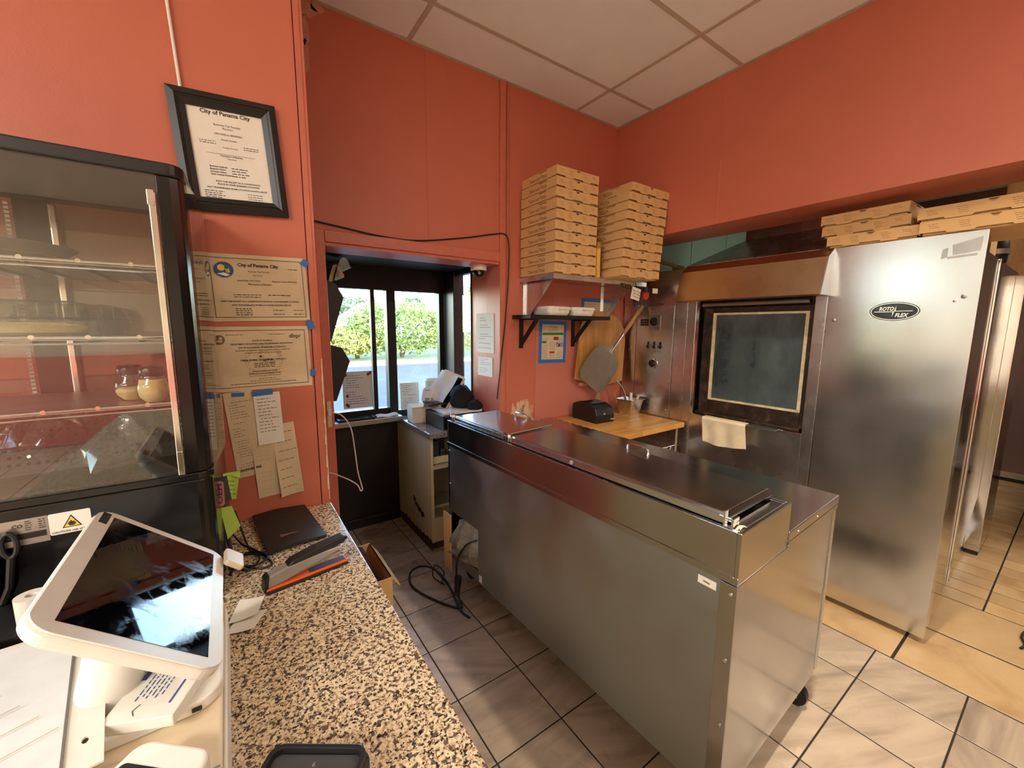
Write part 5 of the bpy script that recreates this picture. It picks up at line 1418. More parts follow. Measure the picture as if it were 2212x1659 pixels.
def c2(t, M, w, h):
    m = MB(); r = random.Random(2)
    def T(s, x, y, size, fat=0.0, al='CENTER'): m.text(s, (x, y, 0), (1, 0, 0), (0, 1, 0), size, al, fat, lift=.0046)
    T('dbpr', .098, .066, .020, .0); T('STATE OF FLORIDA', 0, .056, .0066, .02)
    T('DEPARTMENT OF BUSINESS AND PROFESSIONAL REGULATION', 0, .046, .0063, .02)
    T('DIV OF ALCOHOLIC BEVERAGES & TOBACCO', 0, .034, .0066, .02)
    T('THE RETAILER OF ALCOHOLIC BEVERAGES HEREIN IS LICENSED UNDER THE', 0, .025, .0046, .01); T('PROVISIONS OF CHAPTER 561, FLORIDA STATUTES', 0, .017, .0046, .01)
    T('PANA ROMA OF PANAMA CITY LLC', 0, -.008, .0082, .022)
    for k in range(3): m.dashes((-.03, -.018 - .006 * k, .0046), (1, 0, 0), (0, 1, 0), .06, .0032, r)
    T('LICENSE NUMBER: BEV1310000', 0, -.045, .0052, .016); T('EXPIRATION DATE: SEPTEMBER 30, 2025', 0, -.053, .0052, .016)
    T('Always verify licenses online at MyFloridaLicense.com', 0, -.060, .0042); m.dashes((-.02, -.069, .0046), (1, 0, 0), (0, 1, 0), .05, .0024, r); m.dashes((-.045, -.076, .0046), (1, 0, 0), (0, 1, 0), .09, .0024, r)
    m.dashes((-.10, -.083, .0046), (1, 0, 0), (0, 1, 0), .19, .0026, r)
    m.dashes((-.10, .078, .0046), (1, 0, 0), (0, 1, 0), .05, .0024, r); m.dashes((.02, .078, .0046), (1, 0, 0), (0, 1, 0), .05, .0024, r)
    build('print', m.xf(M), MT['ink'], t)
    g = MB(); n = 36
    for R1, R2 in ((.054, .0525), (.045, .044)):
        g.add([(R1 * math.cos(2 * PI * i / n), -.008 + R1 * math.sin(2 * PI * i / n), .0041) for i in range(n)] + [(R2 * math.cos(2 * PI * i / n), -.008 + R2 * math.sin(2 * PI * i / n), .0041) for i in range(n)], [(i, (i + 1) % n, n + (i + 1) % n, n + i) for i in range(n)])
    for i in range(24):
        a = 2 * PI * i / 24; g.quad(*[(.0485 * math.cos(a) + dx, -.008 + .0485 * math.sin(a) + dy, .0041) for dx, dy in ((-.0022, -.0022), (.0022, -.0022), (.0022, .0022), (-.0022, .0022))])
    rr = random.Random(5)
    for i in range(26):
        a = rr.uniform(0, 2 * PI); q = rr.uniform(0, .034); x, y = q * math.cos(a), -.008 + q * math.sin(a); s = rr.uniform(.003, .008)
        g.quad((x - s, y - s * .4, .0041), (x + s, y - s * .6, .0041), (x + s * .6, y + s * .5, .0041), (x - s * .7, y + s * .3, .0041))
    g.quad((-.055, -.048, .0041), (.055, -.048, .0041), (.055, -.0472, .0041), (-.055, -.0472, .0041)).quad((-.055, -.0395, .0041), (.055, -.0395, .0041), (.055, -.0387, .0041), (-.055, -.0387, .0041))
    build('state_seal', g.xf(M), MT['ink_pale'], t)
    g = MB(); disc(g, -.117, .064, .015, .0045); s = build('crest', g.xf(M), MT['ink_brown'], t)
    g = MB(); disc(g, -.113, .068, .005, .0048); g.quad((-.126, .057, .0048), (-.112, .054, .0048), (-.108, .062, .0048), (-.120, .063, .0048)); build('crest_detail', g.xf(M), MT['ink_pale'], s)
cert('state alcohol licence certificate with faint round seal taped below the tax receipt', -.044, .238, 1.338, 1.548, math.radians(-1.0), c2)
def tapebit(label, x, z, w, h, a, y=YW - .0075):
    M = Matrix.Translation((x, y, z)) @ Matrix.Rotation(a, 4, 'Y')
    tag(build('tape_strip', MB().box(-w / 2, w / 2, 0, .0008, -h / 2, h / 2).xf(M), MT['tape']), label, 'tape')
tapebit('blue tape piece at the top corner of the tax receipt certificate', .238, 1.764, .022, .022, .6)
tapebit('blue tape piece between the two wall certificates', .243, 1.562, .020, .018, .3)
tapebit('torn blue tape piece overlapping the tape between the certificates', .246, 1.548, .022, .016, -.5, YW - .0085)
tapebit('square blue tape piece on the edge of the alcohol licence', .243, 1.386, .016, .024, .02)
tapebit('blue tape piece holding the top of the long order slip', .016, 1.326, .034, .012, .03)
tapebit('wide blue tape piece holding the small order ticket', .084, 1.326, .060, .018, -.06, YW - .0095)
paper('order_slip', 'long printed order slip with a barcode taped to the red wall', 'receipt', (-.004, YW - .001, 1.040), (1, 0, .10), (-.075, 0, 1), .082, .292, 'paper_tan', 26, ink='ink_soft', seed=11, curl=.003, lh=.0028)
bm = MB(); rnd = random.Random(14); x = .0
while x < .060:
    wq = rnd.uniform(.0006, .0022)
    bm.quad((.004 + x, YW - .0055, 1.062 + .1 * x), (.004 + x + wq, YW - .0055, 1.062 + .1 * (x + wq)), (.0035 + x + wq, YW - .0055, 1.070 + .1 * (x + wq)), (.0035 + x, YW - .0055, 1.070 + .1 * x))
    x += wq + rnd.uniform(.0005, .0016)
_slip = [o for o in bpy.data.objects if o.name.startswith('order_slip')][0]
build('barcode', bm, MT['ink'], _slip)
paper('paper_strip', 'plain tan paper strip hanging behind the order slip', 'paper', (.050, YW - .0012, .957), (1, 0, .05), (-.045, 0, 1), .075, .22, 'paper_tan', 12, ink='ink_pale', seed=12, curl=.004)
paper('bag_sheet', 'crumpled brown paper sheet hanging lowest on the red wall', 'paper', (.118, YW - .0022, .946), (1, 0, .12), (-.07, 0, 1), .072, .262, 'paper_tan', 7, ink='ink_brown', seed=13, curl=.008, nx=8, ny=12)
paper('order_ticket', 'small white order ticket with handwriting under wide blue tape', 'receipt', (.062, YW - .006, 1.146), (1, 0, .04), (-.03, 0, 1), .078, .178, 'paper', 13, ink='ink_soft', seed=15, curl=.002, lh=.004)

# ------------------------------------------------------------------ curved glass display case
CX0, CX1, CY0, CY1 = -.74, -.052, 1.15, 1.578
DCS = thing('display_case', 'black countertop display case with glass sides', 'display case', (-.4, 1.36, .888))
def dc(name, mb, mat, par=DCS, **k): return build(name, mb, MT[mat], par, **k)
def plan(x0, x1, y0, y1, r, n=6):
    out = []
    for i in range(n + 1):
        a = -PI / 2 + PI / 2 * i / n
        out.append((x1 - r + r * math.cos(a), y0 + r + r * math.sin(a)))
    return [(x0, y0)] + out + [(x1 + .018, y1), (x0, y1)]
dc('base', MB().prism(plan(CX0, CX1, CY0, CY1, .03), 'z', .889, 1.198), 'black_gloss', bev=.004)
dc('base_rim', MB().prism(plan(CX0, CX1 + .004, CY0 - .003, CY1, .03), 'z', 1.198, 1.215), 'black_gloss', bev=.003)
dc('top_cap', MB().prism(plan(CX0, CX1 + .002, CY0 - .002, CY1, .03), 'z', 1.858, 1.884), 'black', bev=.004)
dc('corner_post', MB().prism([(-.098, 1.152), (-.075, 1.152), (-.060, 1.158), (-.054, 1.175), (-.054, 1.192), (-.098, 1.180)], 'z', 1.215, 1.858), 'black_gloss', bev=.002)
dc('rear_post', MB().box(-.060, -.040, 1.555, 1.577, 1.215, 1.858), 'black_gloss')
fg = dc('front_glass', MB().box(CX0, -.098, 1.153, 1.158, 1.212, 1.860), 'case_glass')
dc('edge_strip', MB().box(-.112, -.100, 1.148, 1.153, 1.235, 1.822), 'chrome', fg, bev=.0015)
dc('strip_clip', MB().box(-.114, -.102, 1.146, 1.154, 1.795, 1.826), 'chrome', fg, bev=.0015)
dc('strip_clip', MB().box(-.112, -.100, 1.146, 1.154, 1.215, 1.27), 'chrome', fg, bev=.0015)
dc('side_glass', MB().sheet(lambda u, v: (-.053 + .022 * u + .010 * math.sin(PI * u), 1.192 + .37 * u, 1.213 + .646 * v), 10, 1, .004), 'case_glass', smooth=True)
dc('rear_glass', MB().box(CX0, -.06, 1.568, 1.572, 1.215, 1.858), 'case_glass')
dc('rear_mullion', MB().box(-.405, -.345, 1.545, 1.575, 1.215, 1.858), 'black_gloss')
led = MB()
for k in range(60): led.box(-.420, -.412, 1.548, 1.551, 1.23 + .0103 * k, 1.2365 + .0103 * k)
dc('light_strip', led, 'ink_white')
dc('mullion_strip', MB().box(-.345, -.330, 1.540, 1.552, 1.23, 1.85), 'chrome', bev=.003)
def cshelf(z):
    s = dc('shelf', MB().box(CX0 + .01, -.075, 1.185, 1.54, z - .003, z), 'alu')
    dc('front_rail', MB().tube([(CX0 + .01, 1.18, z + .003), (-.075, 1.18, z + .003)], .0032, 8).tube([(CX0 + .01, 1.18, z - .010), (-.075, 1.18, z - .010)], .0022, 6), 'chrome', s, smooth=True)
    r = MB()
    for k in range(8):
        x = -.70 + .078 * k
        r.box(x - .003, x + .003, 1.19, 1.54, z - .008, z - .003)
    dc('rib', r, 'black', s)
    c = MB()
    for k in range(8):
        x = -.70 + .078 * k
        c.cyl((x, 1.176, z + .004), (x, 1.184, z + .004), .0045, n=10)
    dc('rail_stud', c, 'chrome', s, smooth=True)
for z in (1.672, 1.521, 1.373): cshelf(z)
# perforated liner at the bottom
for y, tilt, z0, z1 in ((1.30, .02, 1.225, 1.285), (1.46, .01, 1.23, 1.315)):
    # sheet punched with real round holes
    m = MB(); rows = 4 if z1 < 1.3 else 5; cols = 46; xa, xb = CX0 + .02, -.075; n = 8
    for c in range(cols):
        for j in range(rows):
            x0 = xa + (xb - xa) * c / cols; x1 = xa + (xb - xa) * (c + 1) / cols
            f0, f1 = j / rows, (j + 1) / rows
            P = lambda x, f: (x, y + tilt * f, z0 + (z1 - z0) * f)
            sq = [((x0 + x1) / 2 + sx * (x1 - x0) / 2, (f0 + f1) / 2 + sf * (f1 - f0) / 2) for sx, sf in ((1, 0), (1, 1), (0, 1), (-1, 1), (-1, 0), (-1, -1), (0, -1), (1, -1))]
            ci = [((x0 + x1) / 2 + .0036 * math.cos(2 * PI * i / n), (f0 + f1) / 2 + .0036 / (z1 - z0) * math.sin(2 * PI * i / n)) for i in range(n)]
            if j == 0: m.quad(P(x0, f0), P(x1, f0), P(x1, f1), P(x0, f1))
            else: m.add([P(*q) for q in sq] + [P(*q) for q in ci], [(i, (i + 1) % n, n + (i + 1) % n, n + i) for i in range(n)])
    dc('perforated_liner', m, 'iron_black')
dc('floor_tray', MB().box(CX0 + .01, -.07, 1.17, 1.56, 1.2155, 1.222), 'black')
# caution label and data plate on the case base
ym = 1.1497
cl = dc('caution_label', MB().prism(rrect(-.318, -.258, 1.132, 1.176, .003, 3), 'y', ym - .0009, ym + .002), 'white')
m = MB().quad((-.3005, ym - .0012, 1.1435), (-.2720, ym - .0012, 1.1435), (-.2862, ym - .0012, 1.1695)); tri = dc('warning_triangle', m, 'ink', cl)
m = MB().quad((-.2975, ym - .0015, 1.1452), (-.2750, ym - .0015, 1.1452), (-.2862, ym - .0015, 1.1658)); dc('warning_fill', m, 'ink_yellow', tri)
m = MB().add([(-.2862 + x, ym - .0018, 1.1468 + z) for x, z in ((-.003, 0), (.003, 0), (.0055, .003), (.006, .007), (.0035, .0055), (.004, .010), (.0015, .008), (-.001, .0125), (-.002, .0085), (-.0045, .009), (-.0042, .006), (-.006, .006), (-.0052, .003))], [tuple(range(13))])
dc('flame_symbol', m, 'ink', tri)
dc('label_lettering', MB().text('CAUTION: risk of fire', (-.3155, ym - .001, 1.1345), (1, 0, 0), (0, 0, 1), .0062, 'LEFT', .012, lift=.0004, width=.052), 'ink', cl)
pp = dc('data_plate', MB().box(-.46, -.3185, ym - .0009, ym + .002, 1.124, 1.176), 'alu')
m = MB().text('CO', (-.366, ym - .001, 1.160), (1, 0, 0), (0, 0, 1), .0095, 'LEFT', .03, lift=.0004)
rnd = random.Random(17)
for x in (-.345, -.327):
    for k in range(5): m.dashes((x - .004, ym - .0014, 1.170 - .0042 * k), (1, 0, 0), (0, 0, 1), .009, .0025, rnd)
dc('plate_lettering', m, 'ink', pp)
dc('plate_band', MB().box(-.46, -.322, ym - .0013, ym, 1.136, 1.148), 'black', pp)
# notes on the flank of the case
ns = thing('sticky_note', 'lime sticky note folded over at the flank of the display case', 'sticky note', (-.03, 1.30, 1.08))
build('note', MB().sheet(lambda u, v: (-.036 + .038 * u - .014 * (1 - v) * u, 1.30 + .004 * math.sin(3 * u), 1.080 + .076 * v), 5, 6, .0006), MT['note_green'], ns)
build('fold', MB().quad((-.026, 1.2985, 1.152), (.003, 1.2985, 1.154), (.0005, 1.2985, 1.137)), MT['note_green'], ns)
m = MB(); 
for k in range(4): m.dashes((-.030, 1.2980, 1.135 - .012 * k), (1, 0, -.3), (.3, 0, 1), .018, .003, rnd)
build('handwriting', m, MT['ink_green'], ns)
tag(build('sticky_note', MB().sheet(lambda u, v: (-.0435 + .020 * u - .006 * v * (1 - u) + .016 * (1 - v) * (.3 + u * .7) , 1.302 - .006 * (1 - v), .972 + .030 * u * (1 - v) + .090 * v), 5, 6, .0006), MT['note_green']), 'lime sticky note hanging loose below the folded one', 'sticky note')
sk = thing('round_sticker', 'pink lettered sticker on the flank of the display case', 'sticker', (-.046, 1.30, 1.08))
M = frame_mat((-.0445, 1.285, 1.108), (.92, -.39, 0), (.02, .05, 1), (-.39, -.92, .05))
build('sticker', MB().prism([(p[0], p[1]) for p in rrect(-.0095, .0085, -.034, .034, .008, 5)], 'z', 0, .001).xf(M), MT['pink'], sk)
build('lettering', MB().text('OEH', (-.001, 0, .0013), (0, 1, 0), (-1, 0, 0), .017, 'CENTER', .03, width=.055).xf(Matrix.Identity(4) @ M @ Matrix.Translation((.005, 0, 0))), MT['mauve'], sk)
build('backing', MB().hexa([(-.050, 1.296, 1.072), (-.022, 1.297, 1.082), (-.022, 1.307, 1.082), (-.050, 1.306, 1.072), (-.046, 1.296, 1.145), (-.028, 1.297, 1.15), (-.028, 1.307, 1.15), (-.046, 1.306, 1.145)]), MT['grey_dark'], sk)
# contents of the case
def shaker(label, x, y, z, fill):
    t = thing('shaker_jar', label, 'jar', (x, y, z), group='shaker jars in the display case')
    build('glass', MB().lathe([(.018, .001), (.028, .014), (.031, .030), (.028, .046), (.022, .056), (.021, .064)], (0, 0, 0), 20, cap1=False), MT['jar_glass'], t, local=True, smooth=True)
    build('contents', MB().lathe([(.016, .003), (.026, .015), (.0285, .02 + fill * .3), (.024, .02 + fill)], (0, 0, 0), 18), MT['potato'], t, local=True, smooth=True)
    build('cap', MB().lathe([(.0225, .062), (.0235, .064), (.0235, .078), (.020, .083), (.006, .085)], (0, 0, 0), 20), MT['black_gloss'], t, local=True, smooth=True)
shaker('black capped cheese jar nearly full of grated cheese', -.148, 1.235, 1.373, .034)
shaker('black capped cheese jar with little cheese left', -.195, 1.30, 1.373, .010)
bw = thing('serving_bowl', 'wide shallow bowl of crumbs on the upper case shelf', 'bowl', (-.40, 1.34, 1.672))
build('bowl', MB().lathe([(.06, 0), (.10, .012), (.135, .040), (.138, .043), (.133, .044), (.098, .017), (.05, .006)], (-.40, 1.34, 1.6725), 36), MT['grey'], bw, smooth=True)
m = MB()
for k in range(70):
    a = rnd.uniform(0, 2 * PI); r = .10 * math.sqrt(rnd.random()); s = rnd.uniform(.006, .014); zz = 1.69 + .035 * (1 - r / .11) + rnd.uniform(0, .012)
    p = Vector((-.40 + r * math.cos(a), 1.34 + r * math.sin(a), zz)); d = [Vector((rnd.gauss(0, 1), rnd.gauss(0, 1), rnd.gauss(0, 1))).normalized() * s for _ in range(4)]
    m.add([p + q for q in d], [(0, 1, 2), (0, 2, 3), (0, 3, 1), (1, 3, 2)])
m.lathe([(.115, .022), (.09, .040), (.05, .054), (.005, .060)], (-.40, 1.34, 1.6725), 20)
build('crumbs', m, MT['food'], bw)
def clamshell(label, x, y, z, sx, sy, food):
    t = thing('clear_clamshell', label, 'container', (x, y, z), group='clear clamshell containers in the display case')
    def R(hx, hy, zz): return [(px, py, zz) for px, py in rrect(-hx, hx, -hy, hy, .015, 4)]
    def loft(rs):
        n = len(rs[0]); fs = []
        for k in range(len(rs) - 1):
            for i in range(n): fs.append((k * n + i, k * n + (i + 1) % n, (k + 1) * n + (i + 1) % n, (k + 1) * n + i))
        fs.append(tuple(range((len(rs) - 1) * n, len(rs) * n)))
        return MB().add([p for r in rs for p in r], fs)
    a, b = sx / 2, sy / 2
    build('lid', loft([R(a, b, .040), R(a - .012, b - .012, .043), R(a - .025, b - .03, .072), R(a - .045, b - .05, .078)]), MT['clear_plastic'], t, local=True, smooth=True)
    build('base', loft([R(a, b, .038), R(a - .012, b - .012, .036), R(a - .022, b - .022, .002)]), MT['clear_plastic'], t, local=True, smooth=True)
    r = MB()
    for k in range(9):
        x_ = -a + .03 + (sx - .06) * k / 8
        r.box(x_ - .0012, x_ + .0012, -b + .005, -b + .009, .044, .07)
    build('rib', r, MT['clear_plastic'], t, local=True)
    if food: build('food', MB().lathe([(.05, .006), (.075, .012), (.078, .026), (.05, .032), (.01, .033)], (0, 0, 0), 20, sx=a / .10, sy=b / .11), MT['potato'], t, local=True, smooth=True)
clamshell('large clear clamshell holding yellow food on the middle case shelf', -.355, 1.285, 1.5215, .27, .18, True)
clamshell('empty clear clamshell behind the larger one in the display case', -.305, 1.455, 1.5215, .22, .14, False)
for lab_, x, y, z in (('small clear plastic cup standing on the case floor tray', -.255, 1.40, 1.222), ('clear plastic cup standing behind the perforated liner', -.205, 1.47, 1.222)):
    t = thing('plastic_cup', lab_, 'cup', (x, y, z))
    build('cup', MB().lathe([(.020, 0), (.027, .10), (.029, .102)], (x, y, z), 20, cap1=False), MT['clear_plastic'], t, smooth=True)
for lab_, sd, x, y in (('crumpled clear bag on the floor of the display case', 5, -.33, 1.36), ('crumpled clear bag slumped against the perforated liner', 7, -.22, 1.25), ('crumpled pinkish bag at the back of the display case', 9, -.40, 1.47)):
    r = random.Random(sd)
    pts_ = {}
    m = MB().lathe([(.03, 0), (.07, .02), (.06, .06), (.035, .09), (.012, .12)], (x, y, 1.222), 14)
    m.v = [p + Vector((r.gauss(0, .009), r.gauss(0, .009), abs(r.gauss(0, .006)))) for p in m.v]
    tag(build('plastic_bag', m, MT['clear_plastic'], smooth=True), lab_, 'bag')

# ------------------------------------------------------------------ things on the granite counter
ZT = .888
BF = thing('bill_folder', 'black leatherette bill folder lying on the granite by the wall', 'folder', (.12, 1.44, ZT))
def fold(u, v): return (.052 + .160 * u - .026 * v, 1.298 + .285 * v + .02 * u * (1 - v), ZT + .004 + .010 * (1 - abs(2 * u - .9)) * .6 + .006 * v)
build('cover', MB().sheet(fold, 10, 8, .009), MT['black_soft'], BF, smooth=True)
build('spine_edge', MB().tube([fold(1, t / 8) for t in range(9)], .004, 6), MT['grey'], BF, smooth=True)
build('scuff', MB().sheet(lambda u, v: Vector(fold(.28 + .34 * u, .22 + .06 * v * (1 - u))) + Vector((0, 0, .0094)), 6, 2, .0003), MT['ink_brown'], BF)
# stapler
dirv = Vector((.188, .030, 0)); ln = dirv.length; xs_ = dirv.normalized()
SP = thing('stapler', 'silver and orange desk stapler with black grip on the granite', 'stapler', (.03, 1.125, ZT), M=frame_mat((.034, 1.118, ZT), xs_, Vector((-xs_.y, xs_.x, 0)), (0, 0, 1)))
def spb(name, mb, mat, **k): return build(name, mb, MT[mat], SP, local=True, **k)
def taper(x0, x1, w0, w1, z0a, z1a, z0b, z1b): return MB().hexa([(x0, -w0, z0a), (x1, -w1, z0b), (x1, w1, z0b), (x0, w0, z0a), (x0, -w0, z1a), (x1, -w1, z1b), (x1, w1, z1b), (x0, w0, z1a)])
spb('base', taper(-.004, .20, .020, .017, 0, .010, 0, .008), 'black', bev=.003)
spb('orange_trim', taper(-.003, .198, .0195, .0165, .010, .016, .008, .015), 'orange', bev=.002)
spb('base_insert', taper(.10, .195, .012, .012, .016, .0165, .015, .0155), 'black')
spb('magazine', taper(.005, .185, .012, .010, .018, .030, .035, .045), 'silver', bev=.002)
spb('arm', MB().prism([(-.004, .014), (.03, .017), (.12, .036), (.185, .050), (.19, .060), (.12, .062), (.05, .056), (.005, .046), (-.006, .030)], 'y', -.016, .016), 'silver', bev=.005, seg=3)
spb('grip', MB().prism([(.045, .053), (.12, .058), (.188, .066), (.205, .078), (.195, .086), (.12, .078), (.06, .066)], 'y', -.0165, .0165), 'black', bev=.005, seg=3)
spb('rear_cap', MB().prism([(-.008, .006), (.002, .006), (.006, .048), (-.004, .040)], 'y', -.0175, .0175), 'black', bev=.003)
# cables behind the tablet
cb_ = MB()
cb_.tube(spline([(-.035, 1.46, .92), (-.01, 1.42, .892), (.02, 1.36, .892), (.05, 1.28, .892), (.055, 1.24, .893), (.03, 1.235, .894), (.0, 1.26, .894), (-.02, 1.31, .894), (.0, 1.34, .897), (.035, 1.32, .898), (.048, 1.275, .899), (.02, 1.25, .90), (-.015, 1.27, .90), (-.03, 1.33, .90)]), .0028, 6)
cb_.tube(spline([(-.02, 1.52, .96), (.0, 1.44, .892), (.012, 1.36, .892), (.03, 1.29, .896), (.0, 1.24, .896), (-.03, 1.28, .9), (-.01, 1.32, .903), (.03, 1.30, .903)]), .0028, 6)
tag(build('cable_coil', cb_, MT['black_cable'], smooth=True), 'tangle of thin black cables on the granite beside the bill folder', 'cable')
tag(build('hanging_cables', MB().tube(spline([(-.045, 1.40, 1.05), (-.043, 1.35, .97), (-.03, 1.31, .90), (-.04, 1.25, .892)]), .004, 6).tube(spline([(-.05, 1.37, 1.06), (-.047, 1.33, .95), (-.04, 1.28, .893)]), .004, 6).tube(spline([(-.048, 1.42, 1.08), (-.04, 1.40, .98), (-.035, 1.36, .893)]), .0035, 6), MT['black_cable'], smooth=True), 'black cables hanging down the flank of the display case', 'cable')
tag(build('straw_wrapper', MB().box(.100, .107, .962, 1.022, ZT + .0005, ZT + .0015).xf(Matrix.Translation((.10, .99, 0)) @ Matrix.Rotation(-.75, 4, 'Z') @ Matrix.Translation((-.10, -.99, 0))), MT['paper_tan']), 'thin tan wrapper strip lying on the granite', 'wrapper')

# cash drawer with the tablet register on it
DR = thing('register_drawer', 'cream cash drawer under the white tablet register', 'cash drawer', (-.26, .62, ZT))
ZD = .985
build('body', MB().box(-.47, -.046, .34, .985, ZT + .001, ZD), MT['white_cream'], DR, bev=.004)
build('drawer_front', MB().box(-.046, -.041, .36, .965, ZT + .012, ZD - .012), MT['white'], DR, bev=.002)
build('top_seam', MB().box(-.468, -.048, .585, .588, ZD, ZD + .0006), MT['grey'], DR)
RG = thing('tablet_register', 'white tilted tablet register with dark glossy screen', 'tablet register', (-.16, .78, ZD))
def rg(name, mb, mat, par=RG, **k): return build(name, mb, MT[mat], par, **k)
bp_ = rg('base_plate', MB().prism(rrect(-.36, -.044, .69, .905, .04, 8), 'z', ZD + .001, ZD + .020), 'white', bev=.004, seg=3)
rg('port', MB().prism(rrect(-.082, -.070, .687, .6905, .0015, 2), 'z', ZD + .008, ZD + .013), 'black', bp_)
tcen = Vector((-.1203, .7959, 1.1579)); tx = Vector((.7565, 0, -.654)).normalized(); ty = Vector((0, 1, 0)); tz = tx.cross(ty)
TM = frame_mat(tcen, tx, ty, tz)
rg('column', MB().cyl((-.185, .765, ZD + .018), (-.150, .80, 1.125), .036, .043, 28), 'white', smooth=True)
hs = rg('housing', MB().prism(rrect(-.113, .109, -.176, .173, .032, 8), 'z', -.018, -.001).xf(TM), 'white', bev=.006, seg=3)
rg('front_glass', MB().prism(rrect(-.111, .107, -.174, .171, .030, 8), 'z', -.001, .0012).xf(TM), 'white', hs)
rg('screen', MB().box(-.087, .087, -.1525, .1525, .0012, .0018).xf(TM), 'screen', hs)
rg('camera_bar', MB().box(-.104, -.092, .118, .160, .0012, .0018).xf(TM), 'black_gloss', hs)
rg('edge_button', MB().box(-.005, .02, .172, .174, -.014, -.008).xf(TM), 'black', hs)
rg('back_shell', MB().prism(rrect(-.09, .085, -.13, .13, .03, 6), 'z', -.045, -.022).xf(TM), 'white', bev=.008)
tag(build('side_reader', MB().prism(rrect(-.018, .018, -.028, .028, .006, 4), 'z', 0, .01).xf(frame_mat((-.025, .935, 1.085), (.75, 0, -.65), (0, 1, 0), (.65, 0, .75))), MT['white_cream'], bev=.002), 'small cream card tab sticking out behind the tablet register', 'card reader')
# cards and papers under the tablet
EV = thing('card_stack', 'stack of white printed cards on the register base', 'cards', (-.115, .725, ZD + .02), M=Matrix.Translation((-.118, .728, ZD + .0205)) @ Matrix.Rotation(math.radians(-24), 4, 'Z'))
build('cards', MB().box(-.044, .044, -.052, .052, 0, .017), MT['white'], EV, local=True, bev=.0015)
m = MB(); 
for k in range(6): m.dashes((-.022 + .006 * k, .036, .0174), (0, -1, 0), (1, 0, 0), .055 - .006 * (k % 2), .0030, rnd)
m.quad((-.037, .018, .0174), (-.029, .018, .0174), (-.029, .038, .0174), (-.037, .038, .0174)); m.quad((.026, -.03, .0174), (.029, -.03, .0174), (.029, .02, .0174), (.026, .02, .0174))
build('print', m, MT['ink_blue'], EV, local=True)
m = MB().tube([(-.01, -.026, .0176), (-.014, -.036, .0176), (-.008, -.044, .0176)], .0005, 4); build('pen_stroke', m, MT['ink'], EV, local=True)
CBD = thing('clipboard', 'clear page holder with scribbled sheet beside the register', 'page holder', (-.33, .76, ZD))
CM = frame_mat((-.307, .775, ZD + .05), (.985, .15, -.03), (-.15, .985, .08), (.025, -.08, .996))
hm = MB().box(-.125, .0868, -.155, .15, -.003, 0)
def holed(cx, cy, w, h, rx, ry, n=16):
    vs = []
    for zz in (-.003, 0):
        for k in range(n):
            q = 2 * PI * k / n; c_, s_ = math.cos(q), math.sin(q); t_ = max(abs(c_), abs(s_))
            vs.append((cx + w / 2 * c_ / t_, cy + h / 2 * s_ / t_, zz))
        for k in range(n):
            q = 2 * PI * k / n
            vs.append((cx + rx * math.cos(q), cy + ry * math.sin(q), zz))
    fs = []
    for k in range(n):
        j = (k + 1) % n
        fs += [(2 * n + k, 2 * n + j, 3 * n + j, 3 * n + k), (k, n + k, n + j, j), (k, j, 2 * n + j, 2 * n + k), (n + k, 3 * n + k, 3 * n + j, n + j)]
    hm.add(vs, fs)
for y in (-.11, .0, .10): holed(.1044, y, .0352, .036, .0034, .0056)
for a_, b_ in ((-.155, -.128), (-.092, -.018), (.018, .082), (.118, .15)): hm.box(.0868, .122, a_, b_, -.003, 0)
build('holder', hm.xf(CM), MT['white'], CBD)
build('sheet', MB().sheet(lambda u, v: CM @ Vector((-.12 + .205 * u, -.15 + .29 * v, .0008 + .004 * math.sin(6 * v) * (1 - u))), 6, 10, .0006), MT['paper_blue'], CBD)
build('margin_line', MB().box(.084, .0868, -.15, .145, .0004, .0022).xf(CM), MT['ink_soft'], CBD)
m = MB()
for k in range(7): m.tube([(-.10 + .02 * k, .12 - .035 * k, .006), (-.04 + .02 * k, .135 - .035 * k, .006)], .0007, 4)
m.tube([(-.05, .13, .006), (-.07, .06, .006)], .0008, 4).tube([(.0, .10, .006), (-.02, .04, .006)], .0008, 4)
build('scribble', m.xf(CM), MT['ink_pale'], CBD)
build('foot', MB().box(-.10, .10, -.14, .14, -.03, -.004).xf(CM), MT['kraft_pale'], CBD)
tag(build('paper_roll', MB().lathe([(.008, 0), (.022, 0), (.022, .050), (.008, .050), (.008, 0)], (-.322, 1.04, ZT + .132), 28, cap0=False, cap1=False), MT['paper'], smooth=True), 'white paper roll behind the tablet register', 'paper roll')
tag(build('dark_box', MB().box(-.46, -.27, 1.00, 1.135, ZT + .001, ZT + .131), MT['black'], bev=.004), 'black equipment box carrying the white paper roll', 'box')
tag(build('blue_pouch', MB().prism(rrect(-.47, -.36, .93, .985, .012, 4), 'z', ZD + .001, ZD + .065), flat('navy_pouch', lin(30, 40, 72), .6), bev=.006), 'navy pouch standing beside the page holder', 'pouch')
th = MB()
for dx in (0, .022):
    th.tube([(-.392 + dx + .010 * math.cos(a), 1.140, 1.132 + .024 * math.sin(a)) for a in [2 * PI * k / 16 for k in range(16)]], .0045, 8, closed=True)
th.tube([(-.392, 1.14, 1.108), (-.395, 1.14, 1.05), (-.40, 1.138, ZT + .132)], .006, 8).tube([(-.37, 1.14, 1.108), (-.378, 1.14, 1.05), (-.39, 1.138, ZT + .132)], .006, 8)
tag(build('scissors', th, MT['black'], smooth=True), 'black handled scissors standing before the data plate of the case', 'scissors')
